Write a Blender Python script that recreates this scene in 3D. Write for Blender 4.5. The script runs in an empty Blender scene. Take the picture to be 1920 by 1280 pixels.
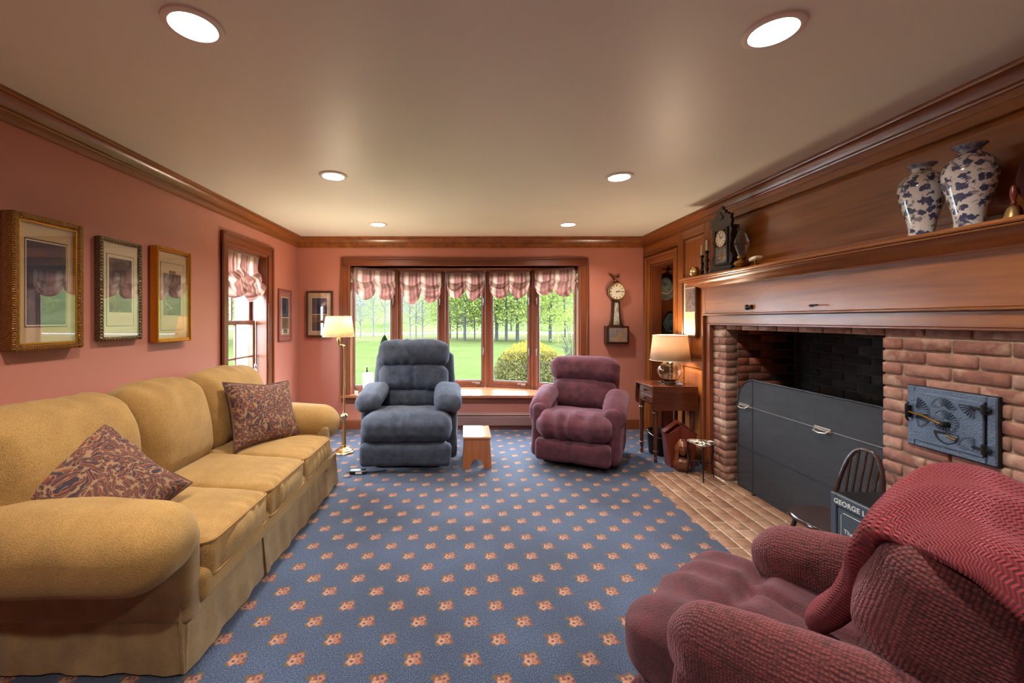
import bpy, bmesh, math, random
import numpy as np
from mathutils import Vector, Matrix

random.seed(7)
RNG = np.random.default_rng(11)
SC = bpy.context.scene
COL = SC.collection
PI = math.pi

# ------------------------------------------------------------------ camera
CAM_Z = 1.37
cam_d = bpy.data.cameras.new('camera')
cam = bpy.data.objects.new('camera', cam_d)
COL.objects.link(cam)
cam.location = (0, 0, CAM_Z)
cam.rotation_euler = (PI / 2, 0, 0)
cam_d.sensor_width = 36
cam_d.lens = 36 * 770 / 1920
cam_d.shift_x = (960 - 873) / 1920
cam_d.shift_y = -(640 - 599) / 1920
cam_d.clip_start = 0.02
cam_d.clip_end = 600
SC.camera = cam

# ------------------------------------------------------------------ sky, exposure
world = bpy.data.worlds.new('overcast_sky')
SC.world = world
world.use_nodes = True
bgn = world.node_tree.nodes['Background']
bgn.inputs[0].default_value = (0.76, 0.89, 1.0, 1)
bgn.inputs[1].default_value = 19.0

# sampling portals in the two window openings (they give no light of their own)
def portal(name, loc, rot, sx, sy):
    d = bpy.data.lights.new(name, 'AREA'); d.shape = 'RECTANGLE'; d.size = sx; d.size_y = sy
    d.cycles.is_portal = True
    o = bpy.data.objects.new(name, d); COL.objects.link(o); o.location = loc; o.rotation_euler = rot
portal('bow_window_portal', (-.015, 5.93, 1.24), (-PI / 2, 0, 0), 3.3, 1.75)
portal('side_window_portal', (-2.32, 3.98, 1.33), (0, -PI / 2, 0), 1.5, .76)

SC.view_settings.view_transform = 'Standard'
SC.view_settings.look = 'None'
SC.view_settings.gamma = 1
SC.view_settings.use_curve_mapping = False
SC.view_settings.exposure = 1.0
DOWNLIGHT_W = 10.0
SC.cycles.max_bounces = 7
SC.cycles.diffuse_bounces = 5
SC.cycles.transparent_max_bounces = 24
SC.cycles.sample_clamp_indirect = 6
SC.cycles.caustics_reflective = False
SC.cycles.caustics_refractive = False

# ------------------------------------------------------------------ colour and nodes
def lin(c):
    c = c / 255
    return c / 12.92 if c <= 0.04045 else ((c + 0.055) / 1.055) ** 2.4
def rgb(r, g, b):
    return (lin(r), lin(g), lin(b), 1)

class NT:
    """small node-tree writer"""
    def __init__(s, name):
        s.m = bpy.data.materials.new(name); s.m.use_nodes = True
        s.t = s.m.node_tree; s.t.nodes.clear()
        s.out = s.t.nodes.new('ShaderNodeOutputMaterial')
    def n(s, typ, **kw):
        nd = s.t.nodes.new(typ)
        for k, v in kw.items(): setattr(nd, k, v)
        return nd
    def put(s, sock, v):
        if isinstance(v, bpy.types.NodeSocket): s.t.links.new(v, sock)
        elif v is not None: sock.default_value = v
    def math(s, op, a, b=None, c=None):
        nd = s.n('ShaderNodeMath', operation=op)
        for i, v in enumerate((a, b, c)):
            if v is not None: s.put(nd.inputs[i], v)
        return nd.outputs[0]
    def vmath(s, op, a, b=None):
        nd = s.n('ShaderNodeVectorMath', operation=op)
        s.put(nd.inputs[0], a)
        if b is not None: s.put(nd.inputs[1], b)
        return nd.outputs['Value'] if op in ('LENGTH', 'DISTANCE', 'DOT_PRODUCT') else nd.outputs[0]
    def coord(s, kind='Object', scale=(1, 1, 1), loc=(0, 0, 0), rot=(0, 0, 0)):
        tc = s.n('ShaderNodeTexCoord'); mp = s.n('ShaderNodeMapping')
        s.t.links.new(tc.outputs[kind], mp.inputs[0])
        mp.inputs['Scale'].default_value = scale
        mp.inputs['Location'].default_value = loc
        mp.inputs['Rotation'].default_value = rot
        return mp.outputs[0]
    def noise(s, vec, scale=5, detail=3, rough=0.5, dist=0, color=False):
        nd = s.n('ShaderNodeTexNoise')
        s.put(nd.inputs['Vector'], vec)
        nd.inputs['Scale'].default_value = scale; nd.inputs['Detail'].default_value = detail
        nd.inputs['Roughness'].default_value = rough; nd.inputs['Distortion'].default_value = dist
        return nd.outputs['Color'] if color else nd.outputs['Fac']
    def voro(s, vec, scale=5, out='Distance', feature='F1', rnd=1.0):
        nd = s.n('ShaderNodeTexVoronoi', feature=feature); nd.inputs['Randomness'].default_value = rnd
        s.put(nd.inputs['Vector'], vec); nd.inputs['Scale'].default_value = scale
        return nd.outputs[out]
    def wave(s, vec, scale=5, dist=0, detail=2, dirn='X', dscale=1, kind='BANDS'):
        nd = s.n('ShaderNodeTexWave', wave_type=kind)
        if kind == 'BANDS': nd.bands_direction = dirn
        else: nd.rings_direction = dirn
        s.put(nd.inputs['Vector'], vec); nd.inputs['Scale'].default_value = scale
        nd.inputs['Distortion'].default_value = dist; nd.inputs['Detail'].default_value = detail
        nd.inputs['Detail Scale'].default_value = dscale
        return nd.outputs['Fac']
    def ramp(s, fac, stops, interp='LINEAR'):
        nd = s.n('ShaderNodeValToRGB'); cr = nd.color_ramp; cr.interpolation = interp
        while len(cr.elements) < len(stops): cr.elements.new(0.5)
        for e, (p, c) in zip(cr.elements, stops): e.position = p; e.color = c
        s.put(nd.inputs[0], fac)
        return nd.outputs[0]
    def mix(s, fac, a, b, mode='MIX'):
        nd = s.n('ShaderNodeMix', data_type='RGBA', blend_type=mode)
        s.put(nd.inputs[0], fac); s.put(nd.inputs[6], a); s.put(nd.inputs[7], b)
        return nd.outputs[2]
    def bump(s, h, strength=0.3, dist=0.01):
        nd = s.n('ShaderNodeBump')
        nd.inputs['Strength'].default_value = strength; nd.inputs['Distance'].default_value = dist
        s.put(nd.inputs['Height'], h)
        return nd.outputs[0]
    def bsdf(s, base=None, rough=0.5, metal=0, normal=None, **kw):
        p = s.n('ShaderNodeBsdfPrincipled')
        s.put(p.inputs['Base Color'], base); s.put(p.inputs['Roughness'], rough)
        s.put(p.inputs['Metallic'], metal)
        if normal is not None: s.put(p.inputs['Normal'], normal)
        for k, v in kw.items(): s.put(p.inputs[k.replace('_', ' ')], v)
        return p.outputs[0]
    def done(s, shader):
        s.t.links.new(shader, s.out.inputs[0]); return s.m

def m_plain(name, c, rough=0.5, metal=0, var=0.0, vs=6, bump=0, bs=60, **kw):
    t = NT(name); base = c; nrm = None
    v = t.coord()
    if var:
        f = t.noise(v, vs, 4)
        base = t.mix(f, tuple(x * (1 - var) for x in c[:3]) + (1,), tuple(min(1, x * (1 + var)) for x in c[:3]) + (1,))
    if bump: nrm = t.bump(t.noise(v, bs, 3), bump, 0.005)
    return t.done(t.bsdf(base, rough, metal, nrm, **kw))

def m_wood(name, dark, light, axis='X', s=1.0, rough=0.35, grain=0.5, knots=False, coat=0.25):
    t = NT(name)
    sc = {'X': (0.6, 9, 9), 'Y': (9, 0.6, 9), 'Z': (9, 9, 0.6)}[axis]
    info = t.n('ShaderNodeObjectInfo')
    off = t.n('ShaderNodeCombineXYZ')
    r7 = t.math('MULTIPLY', info.outputs['Random'], 7.3)
    for i in range(3): t.put(off.inputs[i], r7)
    v = t.vmath('ADD', t.coord(scale=tuple(a * s for a in sc)), off.outputs[0])
    big = t.noise(v, 1.1, 4, 0.55, 0.6)
    fine = t.noise(v, 7, 3, 0.6, 0.2)
    f = t.math('ADD', t.math('MULTIPLY', big, 1 - grain * 0.5), t.math('MULTIPLY', fine, grain * 0.5))
    col = t.ramp(f, [(0.28, dark), (0.72, light)])
    if knots:
        k = t.noise(t.coord(scale=(1, 1, 1)), 9, 1)
        col = t.mix(t.ramp(k, [(0.70, (0, 0, 0, 1)), (0.76, (1, 1, 1, 1))]), col, tuple(x * 0.25 for x in dark[:3]) + (1,))
    return t.done(t.bsdf(col, rough, 0, t.bump(fine, 0.06, 0.003), Coat_Weight=coat, Coat_Roughness=0.18))

def m_fabric(name, c, dark, weave=420, bump=0.35, mott=7, rough=0.95, sheen=0.25, tint=(1, 1, 1, 1), mix=0.6):
    t = NT(name); v = t.coord()
    f = t.noise(v, mott, 5, 0.6)
    g = t.noise(v, weave, 2)
    ff = t.math('ADD', t.math('MULTIPLY', f, mix), t.math('MULTIPLY', g, 1 - mix))
    col = t.ramp(ff, [(0.33, dark), (0.62, c)])
    h = t.math('ADD', g, t.math('MULTIPLY', f, 0.3))
    return t.done(t.bsdf(col, rough, 0, t.bump(h, bump, 0.004), Sheen_Weight=sheen, Sheen_Roughness=0.5, Sheen_Tint=tint))

def m_emit(name, c, st):
    t = NT(name)
    e = t.n('ShaderNodeEmission'); e.inputs[0].default_value = c; e.inputs[1].default_value = st
    return t.done(e.outputs[0])

def m_glass_pane(name, ior=1.5, rough=0.0, tint=(1, 1, 1, 1)):
    t = NT(name)
    tr = t.n('ShaderNodeBsdfTransparent'); tr.inputs[0].default_value = tint
    gl = t.n('ShaderNodeBsdfGlossy'); gl.inputs['Roughness'].default_value = rough
    fr = t.n('ShaderNodeFresnel'); fr.inputs[0].default_value = ior
    mx = t.n('ShaderNodeMixShader'); ge = t.n('ShaderNodeNewGeometry')
    fac = t.math('MULTIPLY', fr.outputs[0], t.math('SUBTRACT', 1.0, ge.outputs['Backfacing']))
    t.put(mx.inputs[0], fac); t.put(mx.inputs[1], tr.outputs[0]); t.put(mx.inputs[2], gl.outputs[0])
    return t.done(mx.outputs[0])

def m_translucent(name, base_fn, amount=0.5, rough=0.9):
    t = NT(name); col = base_fn(t)
    d = t.n('ShaderNodeBsdfDiffuse'); t.put(d.inputs[0], col)
    tl = t.n('ShaderNodeBsdfTranslucent'); t.put(tl.inputs[0], col)
    mx = t.n('ShaderNodeMixShader'); mx.inputs[0].default_value = amount
    t.put(mx.inputs[1], d.outputs[0]); t.put(mx.inputs[2], tl.outputs[0])
    return t.done(mx.outputs[0])

# ------------------------------------------------------------------ geometry helpers
def vnoise(P, freq, seed=0):
    P = np.asarray(P, float) * freq + seed * 17.31
    i = np.floor(P).astype(np.int64); f = P - i; f = f * f * (3 - 2 * f)
    def h(a, b, c):
        n = (a * 374761393 + b * 668265263 + c * 1274126177 + seed * 974711) & 0x7fffffff
        n = ((n ^ (n >> 13)) * 1274126177) & 0x7fffffff
        return ((n ^ (n >> 16)) & 0xffff) / 65535.0
    r = 0
    for dx in (0, 1):
        for dy in (0, 1):
            for dz in (0, 1):
                w = (f[:, 0] if dx else 1 - f[:, 0]) * (f[:, 1] if dy else 1 - f[:, 1]) * (f[:, 2] if dz else 1 - f[:, 2])
                r = r + w * h(i[:, 0] + dx, i[:, 1] + dy, i[:, 2] + dz)
    return r * 2 - 1

class MB:
    def __init__(s): s.v = []; s.f = []
    def add(s, V, F):
        o = len(s.v)
        s.v += [(float(p[0]), float(p[1]), float(p[2])) for p in V]
        s.f += [tuple(int(i) + o for i in f) for f in F]
        return s
    def box(s, x0, x1, y0, y1, z0, z1, b=0):
        if x0 > x1: x0, x1 = x1, x0
        if y0 > y1: y0, y1 = y1, y0
        if z0 > z1: z0, z1 = z1, z0
        if b <= 0:
            V = [(x, y, z) for x in (x0, x1) for y in (y0, y1) for z in (z0, z1)]
            return s.add(V, [(0, 1, 3, 2), (4, 6, 7, 5), (0, 4, 5, 1), (2, 3, 7, 6), (0, 2, 6, 4), (1, 5, 7, 3)])
        b = min(b, (x1 - x0) * .49, (y1 - y0) * .49, (z1 - z0) * .49)
        X, Y, Z = (x0, x1), (y0, y1), (z0, z1); sg = (1, -1)
        V = []; idx = {}
        for i in (0, 1):
            for j in (0, 1):
                for k in (0, 1):
                    for a in range(3):
                        p = [X[i] + sg[i] * b, Y[j] + sg[j] * b, Z[k] + sg[k] * b]
                        p[a] = (X[i], Y[j], Z[k])[a]
                        idx[i, j, k, a] = len(V); V.append(p)
        F = []
        for i in (0, 1):
            F.append([idx[i, j, k, 0] for j, k in ((0, 0), (1, 0), (1, 1), (0, 1))])
            F.append([idx[j, i, k, 1] for j, k in ((0, 0), (1, 0), (1, 1), (0, 1))])
            F.append([idx[j, k, i, 2] for j, k in ((0, 0), (1, 0), (1, 1), (0, 1))])
        for i in (0, 1):
            for j in (0, 1):
                F.append([idx[i, j, 0, 0], idx[i, j, 1, 0], idx[i, j, 1, 1], idx[i, j, 0, 1]])
                F.append([idx[i, 0, j, 0], idx[i, 1, j, 0], idx[i, 1, j, 2], idx[i, 0, j, 2]])
                F.append([idx[0, i, j, 1], idx[1, i, j, 1], idx[1, i, j, 2], idx[0, i, j, 2]])
                for k in (0, 1): F.append([idx[i, j, k, 0], idx[i, j, k, 1], idx[i, j, k, 2]])
        return s.add(V, F)
    def lathe(s, prof, n=24, c=(0, 0, 0), axis='z', cap=True):
        V = []; F = []
        m = len(prof)
        for r, h in prof:
            for k in range(n):
                a = 2 * PI * k / n
                p = (r * math.cos(a), r * math.sin(a), h)
                if axis == 'x': p = (p[2], p[0], p[1])
                elif axis == 'y': p = (p[0], p[2], p[1])
                V.append((p[0] + c[0], p[1] + c[1], p[2] + c[2]))
        for i in range(m - 1):
            for k in range(n):
                F.append((i * n + k, i * n + (k + 1) % n, (i + 1) * n + (k + 1) % n, (i + 1) * n + k))
        if cap:
            if prof[0][0] > 1e-5: F.append(tuple(range(n - 1, -1, -1)))
            if prof[-1][0] > 1e-5: F.append(tuple((m - 1) * n + k for k in range(n)))
        return s.add(V, F)
    def tube(s, path, r, n=8, closed=False, flat=None):
        P = [Vector(p) for p in path]; m = len(P)
        R = r if hasattr(r, '__len__') else [r] * m
        V = []; F = []; up = None
        for i in range(m):
            if closed: t = P[(i + 1) % m] - P[i - 1]
            else: t = P[min(i + 1, m - 1)] - P[max(i - 1, 0)]
            if t.length < 1e-9: t = Vector((0, 0, 1))
            t.normalize()
            if up is None:
                up = Vector((0, 0, 1)) if abs(t.z) < 0.9 else Vector((1, 0, 0))
            u = up - t * up.dot(t)
            if u.length < 1e-6: u = t.orthogonal()
            u.normalize(); up = u; w = t.cross(u)
            for k in range(n):
                a = 2 * PI * k / n
                ra = R[i]
                V.append(P[i] + u * (ra * math.cos(a)) * (flat or 1) + w * (ra * math.sin(a)))
        for i in range(m if closed else m - 1):
            j = (i + 1) % m
            for k in range(n):
                F.append((i * n + k, i * n + (k + 1) % n, j * n + (k + 1) % n, j * n + k))
        if not closed:
            F.append(tuple(range(n - 1, -1, -1))); F.append(tuple((m - 1) * n + k for k in range(n)))
        return s.add(V, F)
    def prism(s, poly, d0, d1, plane='xz'):
        n = len(poly); V = []
        for d in (d0, d1):
            for a, b in poly:
                V.append({'xz': (a, d, b), 'yz': (d, a, b), 'xy': (a, b, d)}[plane])
        F = [tuple(range(n)), tuple(range(2 * n - 1, n - 1, -1))]
        for i in range(n):
            j = (i + 1) % n
            F.append((i, j, n + j, n + i))
        return s.add(V, F)
    def xform(s, M):
        s.v = [tuple(M @ Vector(p)) for p in s.v]; return s
    def build(s, name, mat, parent=None, smooth=35, fix=True):
        return mk(name, s.v, s.f, mat, parent, smooth, fix)

def mk_mesh(name, V, F, mat, smooth=35, fix=True, uv=None):
    me = bpy.data.meshes.new(name)
    me.from_pydata([tuple(p) for p in V], [], [tuple(f) for f in F])
    if fix:
        bm = bmesh.new(); bm.from_mesh(me)
        bmesh.ops.recalc_face_normals(bm, faces=bm.faces)
        bm.to_mesh(me); bm.free()
    if uv is not None:
        lay = me.uv_layers.new(name='UVMap')
        vi = np.zeros(len(me.loops), np.int32); me.loops.foreach_get('vertex_index', vi)
        lay.data.foreach_set('uv', np.asarray(uv, np.float32)[vi].ravel())
    if smooth:
        me.polygons.foreach_set('use_smooth', [True] * len(me.polygons))
        if smooth < 180: me.set_sharp_from_angle(angle=math.radians(smooth))
    if mat: me.materials.append(M[mat] if isinstance(mat, str) else mat)
    me.update()
    return me

def mk(name, V, F, mat, parent=None, smooth=35, fix=True, uv=None):
    o = bpy.data.objects.new(name, mk_mesh(name, V, F, mat, smooth, fix, uv))
    COL.objects.link(o)
    if parent: o.parent = parent
    return o

def tag(o, label=None, cat=None, group=None, kind=None):
    if label: o['label'] = label
    if cat: o['category'] = cat
    if group: o['group'] = group
    if kind: o['kind'] = kind
    return o
def thing(name, label, cat, loc=(0, 0, 0), rz=0, group=None):
    o = bpy.data.objects.new(name, None); COL.objects.link(o)
    o.empty_display_size = 0.1
    o.location = loc; o.rotation_euler = (0, 0, rz)
    return tag(o, label, cat, group)
def struct(o, label=None): return tag(o, label, None, None, 'structure')
def copy_tree(o, parent=None):
    c = o.copy(); COL.objects.link(c); c.parent = parent
    for ch in [x for x in bpy.data.objects if x.parent == o]: copy_tree(ch, c)
    return c

def rbox(sx, sy, sz, r, seg=(8, 8, 8), k=3):
    """rounded box, centred: returns vertices, faces, outward normals"""
    H = np.array([sx / 2, sy / 2, sz / 2]); r = min(r, H.min() * 0.999)
    def lines(h, n):
        a = np.linspace(-h, -h + r, k + 1); c = np.linspace(h - r, h, k + 1)
        b = np.linspace(-h + r, h - r, n + 1)
        return np.concatenate([a[:-1], b, c[1:]])
    L = [lines(H[i], seg[i]) for i in range(3)]
    V = []; F = []; key = {}
    def vid(p):
        q = (round(p[0], 6), round(p[1], 6), round(p[2], 6))
        if q not in key: key[q] = len(V); V.append(p)
        return key[q]
    for ax in range(3):
        a, b = [i for i in range(3) if i != ax]
        for sgn in (-1, 1):
            g = np.empty((len(L[a]), len(L[b])), int)
            for i, u in enumerate(L[a]):
                for j, w in enumerate(L[b]):
                    p = [0, 0, 0]; p[ax] = sgn * H[ax]; p[a] = u; p[b] = w
                    g[i, j] = vid(p)
            for i in range(len(L[a]) - 1):
                for j in range(len(L[b]) - 1):
                    q = (g[i, j], g[i + 1, j], g[i + 1, j + 1], g[i, j + 1])
                    F.append(q if (sgn > 0) == (ax != 1) else q[::-1])
    V = np.array(V, float)
    inner = np.clip(V, -(H - r), H - r)
    d = V - inner; n = d / np.maximum(np.linalg.norm(d, axis=1, keepdims=True), 1e-9)
    return inner + n * r, F, n

def cushion(name, size, r, mat, parent, loc=(0, 0, 0), rot=(0, 0, 0), seg=(10, 10, 8), puff=(0, 0, 0), lump=0.006, lf=9,
            fold=0.0, ff=60, fdir=0, seed=1, fn=None, k=3):
    """upholstered block: rounded, puffed on each axis, lumpy, with soft folds"""
    V, F, N = rbox(size[0], size[1], size[2], r, seg, k)
    H = np.array(size) / 2; U = V / H
    for ax in range(3):
        if puff[ax]:
            o = [i for i in range(3) if i != ax]
            w = np.clip(1 - np.abs(U[:, o[0]]) ** 2.4, 0, 1) * np.clip(1 - np.abs(U[:, o[1]]) ** 2.4, 0, 1)
            V[:, ax] += np.sign(V[:, ax]) * puff[ax] * w * np.abs(N[:, ax])
    V = V + N * (lump * vnoise(V, lf, seed))[:, None]
    if fold:
        ph = V[:, fdir] * ff + 2.5 * vnoise(V, 6, seed + 3)
        V = V + N * (fold * np.sin(ph) * np.clip(vnoise(V, 4, seed + 5) + 0.3, 0, 1))[:, None]
    if fn is not None: V = fn(V, U, N)
    o = mk(name, V, F, mat, parent, 180, False)
    o.location = loc; o.rotation_euler = rot
    return o

def rrect_loop(w, h, r, n=5):
    pts = []
    for cx, cy, a0 in ((w / 2 - r, h / 2 - r, 0), (-w / 2 + r, h / 2 - r, 90), (-w / 2 + r, -h / 2 + r, 180), (w / 2 - r, -h / 2 + r, 270)):
        for i in range(n + 1):
            a = math.radians(a0 + 90 * i / n)
            pts.append((cx + r * math.cos(a), cy + r * math.sin(a)))
    return pts

def pix(u, v, Y):
    """point of the room seen at a photograph pixel, at depth Y"""
    return ((u - 873) / 770 * Y, Y, CAM_Z + (599 - v) / 770 * Y)

def sweep(profile, path, name, mat, parent=None, closed=False):
    """mitred moulding: profile (out, z) swept along a plan path [(x, y)], 'out' to the left of travel"""
    P = [Vector((p[0], p[1])) for p in path]; m = len(P); V = []; F = []; n = len(profile)
    for i in range(m):
        def nrm(a, b):
            d = (b - a).normalized(); return Vector((-d.y, d.x))
        if closed: n0, n1 = nrm(P[i - 1], P[i]), nrm(P[i], P[(i + 1) % m])
        else:
            n0 = nrm(P[i - 1], P[i]) if i else nrm(P[0], P[1])
            n1 = nrm(P[i], P[i + 1]) if i < m - 1 else n0
        b = (n0 + n1).normalized(); b = b / max(0.2, b.dot(n0))
        for o, z in profile: V.append((P[i].x + b.x * o, P[i].y + b.y * o, z))
    for i in range(m if closed else m - 1):
        j = (i + 1) % m
        for k in range(n):
            l = (k + 1) % n
            F.append((i * n + k, i * n + l, j * n + l, j * n + k))
    if not closed: F.append(tuple(range(n))); F.append(tuple((m - 1) * n + k for k in range(n - 1, -1, -1)))
    return mk(name, V, F, mat, parent, 30)

# ------------------------------------------------------------------ materials
M = {}
def wall_paint(name, c, rough=0.55):
    t = NT(name); v = t.coord()
    f = t.noise(v, 1.3, 3)
    base = t.mix(f, tuple(x * 0.95 for x in c[:3]) + (1,), tuple(min(1, x * 1.04) for x in c[:3]) + (1,))
    return t.done(t.bsdf(base, rough, 0, t.bump(t.noise(v, 180, 2), 0.05, 0.002)))
M['pink'] = wall_paint('pink_wall_paint', rgb(186, 120, 103), 0.38)
M['ceiling'] = wall_paint('ceiling_paint', rgb(240, 245, 232), 0.42)
M['cherry_x'] = m_wood('cherry_grain_x', rgb(98, 50, 16), rgb(166, 100, 44), 'X', 1.0, 0.3)
M['cherry_y'] = m_wood('cherry_grain_y', rgb(98, 50, 16), rgb(166, 100, 44), 'Y', 1.0, 0.3)
M['cherry_z'] = m_wood('cherry_grain_z', rgb(98, 50, 16), rgb(166, 100, 44), 'Z', 1.0, 0.3)
M['red_x'] = m_wood('reddish_trim_x', rgb(92, 44, 22), rgb(136, 74, 42), 'X', 1.0, 0.32)
M['red_y'] = m_wood('reddish_trim_y', rgb(92, 44, 22), rgb(136, 74, 42), 'Y', 1.0, 0.32)
M['red_z'] = m_wood('reddish_trim_z', rgb(92, 44, 22), rgb(136, 74, 42), 'Z', 1.0, 0.32)
M['sash'] = m_wood('window_sash_wood', rgb(98, 54, 36), rgb(144, 88, 62), 'Z', 1.0, 0.35)
M['sill'] = m_wood('window_seat_wood', rgb(130, 70, 42), rgb(176, 112, 78), 'X', 0.7, 0.22, 0.3, False, 0.6)
M['glass'] = m_glass_pane('window_glass', 1.35)
M['pic_glass'] = m_glass_pane('picture_glass', 2.5)
M['alu'] = m_plain('dark_window_gasket', rgb(70, 66, 66), 0.5)
M['metal_grey'] = m_plain('grey_hardware', rgb(170, 165, 160), 0.35, 0.8)
M['white_paint'] = m_plain('white_exterior_paint', rgb(235, 236, 240), 0.6)
M['brass'] = m_plain('polished_brass', rgb(222, 192, 132), 0.24, 1.0, 0.1, 20)
M['old_brass'] = m_plain('aged_brass', rgb(150, 112, 58), 0.3, 1.0, 0.25, 12)
M['black_metal'] = m_plain('black_iron', rgb(36, 36, 40), 0.45, 0.6, 0.2, 30, 0.3, 200)
M['black_wood'] = m_plain('ebonised_wood', rgb(40, 28, 24), 0.3, 0, 0.2, 20)
M['cream'] = m_plain('candle_wax', rgb(236, 226, 202), 0.5)
M['lens'] = m_emit('downlight_lens', (1.0, 0.90, 0.76, 1), 9.0)
M['white_trim'] = m_plain('white_light_trim', rgb(240, 232, 222), 0.45)

def brick_mat(name, cols, mortar_dust, rough=0.92):
    t = NT(name); v = t.coord()
    info = t.n('ShaderNodeObjectInfo')
    base = t.ramp(info.outputs['Random'], [(i / (len(cols) - 1), c) for i, c in enumerate(cols)])
    off = t.n('ShaderNodeCombineXYZ')
    r9 = t.math('MULTIPLY', info.outputs['Random'], 91.0)
    for i in range(3): t.put(off.inputs[i], r9)
    vv = t.vmath('ADD', v, off.outputs[0])
    n1 = t.noise(vv, 22, 4, 0.6); n2 = t.noise(vv, 9, 3, 0.55)
    c = t.mix(t.ramp(n1, [(0.35, (0, 0, 0, 1)), (0.7, (1, 1, 1, 1))]), t.mix(0.42, base, (0.02, 0.012, 0.01, 1)), base)
    c = t.mix(t.math('MULTIPLY', t.ramp(n2, [(0.55, (0, 0, 0, 1)), (0.75, (1, 1, 1, 1))]), mortar_dust), c, rgb(205, 176, 150))
    return t.done(t.bsdf(c, rough, 0, t.bump(n1, 0.5, 0.006)))
M['brick'] = brick_mat('red_brick', [rgb(146, 98, 84), rgb(164, 110, 94), rgb(176, 128, 112), rgb(152, 102, 88), rgb(138, 90, 78), rgb(190, 152, 134), rgb(128, 80, 68)], 0.8)
M['firebrick'] = brick_mat('smoked_side_brick', [rgb(184, 92, 58), rgb(150, 76, 52), rgb(116, 66, 50), rgb(192, 104, 68)], 0.15)
M['soot'] = brick_mat('soot_black_brick', [rgb(30, 27, 28), rgb(44, 38, 38), rgb(24, 22, 24), rgb(56, 46, 44)], 0.06)
M['paver'] = brick_mat('hearth_paver', [rgb(140, 102, 78), rgb(152, 112, 88), rgb(128, 88, 66), rgb(160, 124, 100), rgb(142, 98, 74)], 0.35, 0.6)
M['mortar'] = m_plain('mortar', rgb(166, 148, 126), 0.95, 0, 0.2, 30, 0.6, 150)
M['mortar_light'] = m_plain('pale_hearth_mortar', rgb(204, 188, 168), 0.95, 0, 0.15, 30, 0.5, 150)
M['soot_mortar'] = m_plain('sooty_mortar', rgb(58, 50, 46), 0.95, 0, 0.4, 8, 0.5, 150)
M['brown_mortar'] = m_plain('smoked_mortar', rgb(126, 104, 80), 0.95, 0, 0.2, 20, 0.5, 150)

def carpet():
    t = NT('blue_floral_carpet'); v = t.coord()
    A, B2 = 0.237, 0.207
    def cell(ox, oy):
        p = t.vmath('ADD', v, (ox, oy, 0))
        p = t.vmath('DIVIDE', p, (A, B2, 1))
        p = t.vmath('FRACTION', p)
        p = t.vmath('SUBTRACT', p, (0.5, 0.5, 0))
        p = t.vmath('MULTIPLY', p, (A, B2, 0))
        return p, t.vmath('LENGTH', p)
    X0, Y0 = 0.0215, 1.659
    pa, la = cell(-X0 + A / 2 + 5 * A, -Y0 + B2 / 2 + 20 * B2)
    pb, lb = cell(-X0 + 5 * A, -Y0 + 20 * B2)
    sel = t.math('LESS_THAN', la, lb)
    mv = t.n('ShaderNodeMix', data_type='VECTOR')
    t.put(mv.inputs[0], sel); t.put(mv.inputs[4], pb); t.put(mv.inputs[5], pa)
    p = mv.outputs[1]
    fuzz = t.n('ShaderNodeVectorMath', operation='SCALE')
    t.put(fuzz.inputs[0], t.vmath('SUBTRACT', t.noise(v, 260, 1, color=True), (0.5, 0.5, 0.5))); fuzz.inputs[3].default_value = 0.010
    p = t.vmath('MULTIPLY', t.vmath('ADD', p, fuzz.outputs[0]), (1, 1, 0))
    g = t.noise(v, 190, 2, 0.6); big = t.noise(v, 1.6, 2)
    blue = t.ramp(t.math('ADD', t.math('MULTIPLY', g, 0.75), t.math('MULTIPLY', big, 0.25)),
                  [(0.34, rgb(8, 17, 33)), (0.50, rgb(31, 48, 78)), (0.64, rgb(74, 94, 128))])
    col = blue
    def blob(cx, cy, r, petals, ph, c, cc, col):
        q = t.vmath('SUBTRACT', p, (cx, cy, 0))
        l = t.vmath('LENGTH', q)
        sep = t.n('ShaderNodeSeparateXYZ'); t.put(sep.inputs[0], q)
        a = t.math('ARCTAN2', sep.outputs[1], sep.outputs[0])
        rr = t.math('MULTIPLY_ADD', t.math('COSINE', t.math('MULTIPLY_ADD', a, petals, ph)), r * 0.22, r)
        m = t.math('LESS_THAN', l, rr)
        shade = t.ramp(t.math('DIVIDE', l, r), [(0.0, cc), (0.28, cc), (0.36, c), (0.78, c), (1.1, tuple(x * 0.6 for x in c[:3]) + (1,))])
        return t.mix(m, col, shade)
    green, rust, salmon, peach, dk = rgb(72, 70, 50), rgb(108, 58, 38), rgb(152, 94, 72), rgb(172, 122, 94), rgb(66, 38, 48)
    col = blob(0.020, 0.028, 0.016, 3, 0.4, green, rust, col)
    col = blob(-0.027, 0.018, 0.014, 3, 1.4, green, green, col)
    col = blob(0.030, -0.014, 0.015, 3, 2.4, rust, green, col)
    col = blob(-0.022, -0.026, 0.014, 3, 0.9, green, rust, col)
    col = blob(0.016, 0.013, 0.0175, 5, 0.2, salmon, dk, col)
    col = blob(-0.013, 0.013, 0.0160, 5, 1.2, rust, peach, col)
    col = blob(-0.006, -0.012, 0.0200, 5, 2.0, peach, dk, col)
    col = blob(0.018, -0.014, 0.0130, 5, 0.7, salmon, rust, col)
    col = t.mix(0.30, col, t.mix(1.0, col, t.ramp(g, [(0.3, (0.25, 0.25, 0.25, 1)), (0.7, (1, 1, 1, 1))]), 'MULTIPLY'))
    return t.done(t.bsdf(col, 0.95, 0, t.bump(g, 0.6, 0.006), Sheen_Weight=0.15, Sheen_Roughness=0.6))
M['carpet'] = carpet()

# ------------------------------------------------------------------ room shell
XL, XR, YB, YF, H = -2.10, 2.25, 5.15, -1.6, 2.40
HX, HY = 1.56, 3.70          # hearth corner

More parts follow.
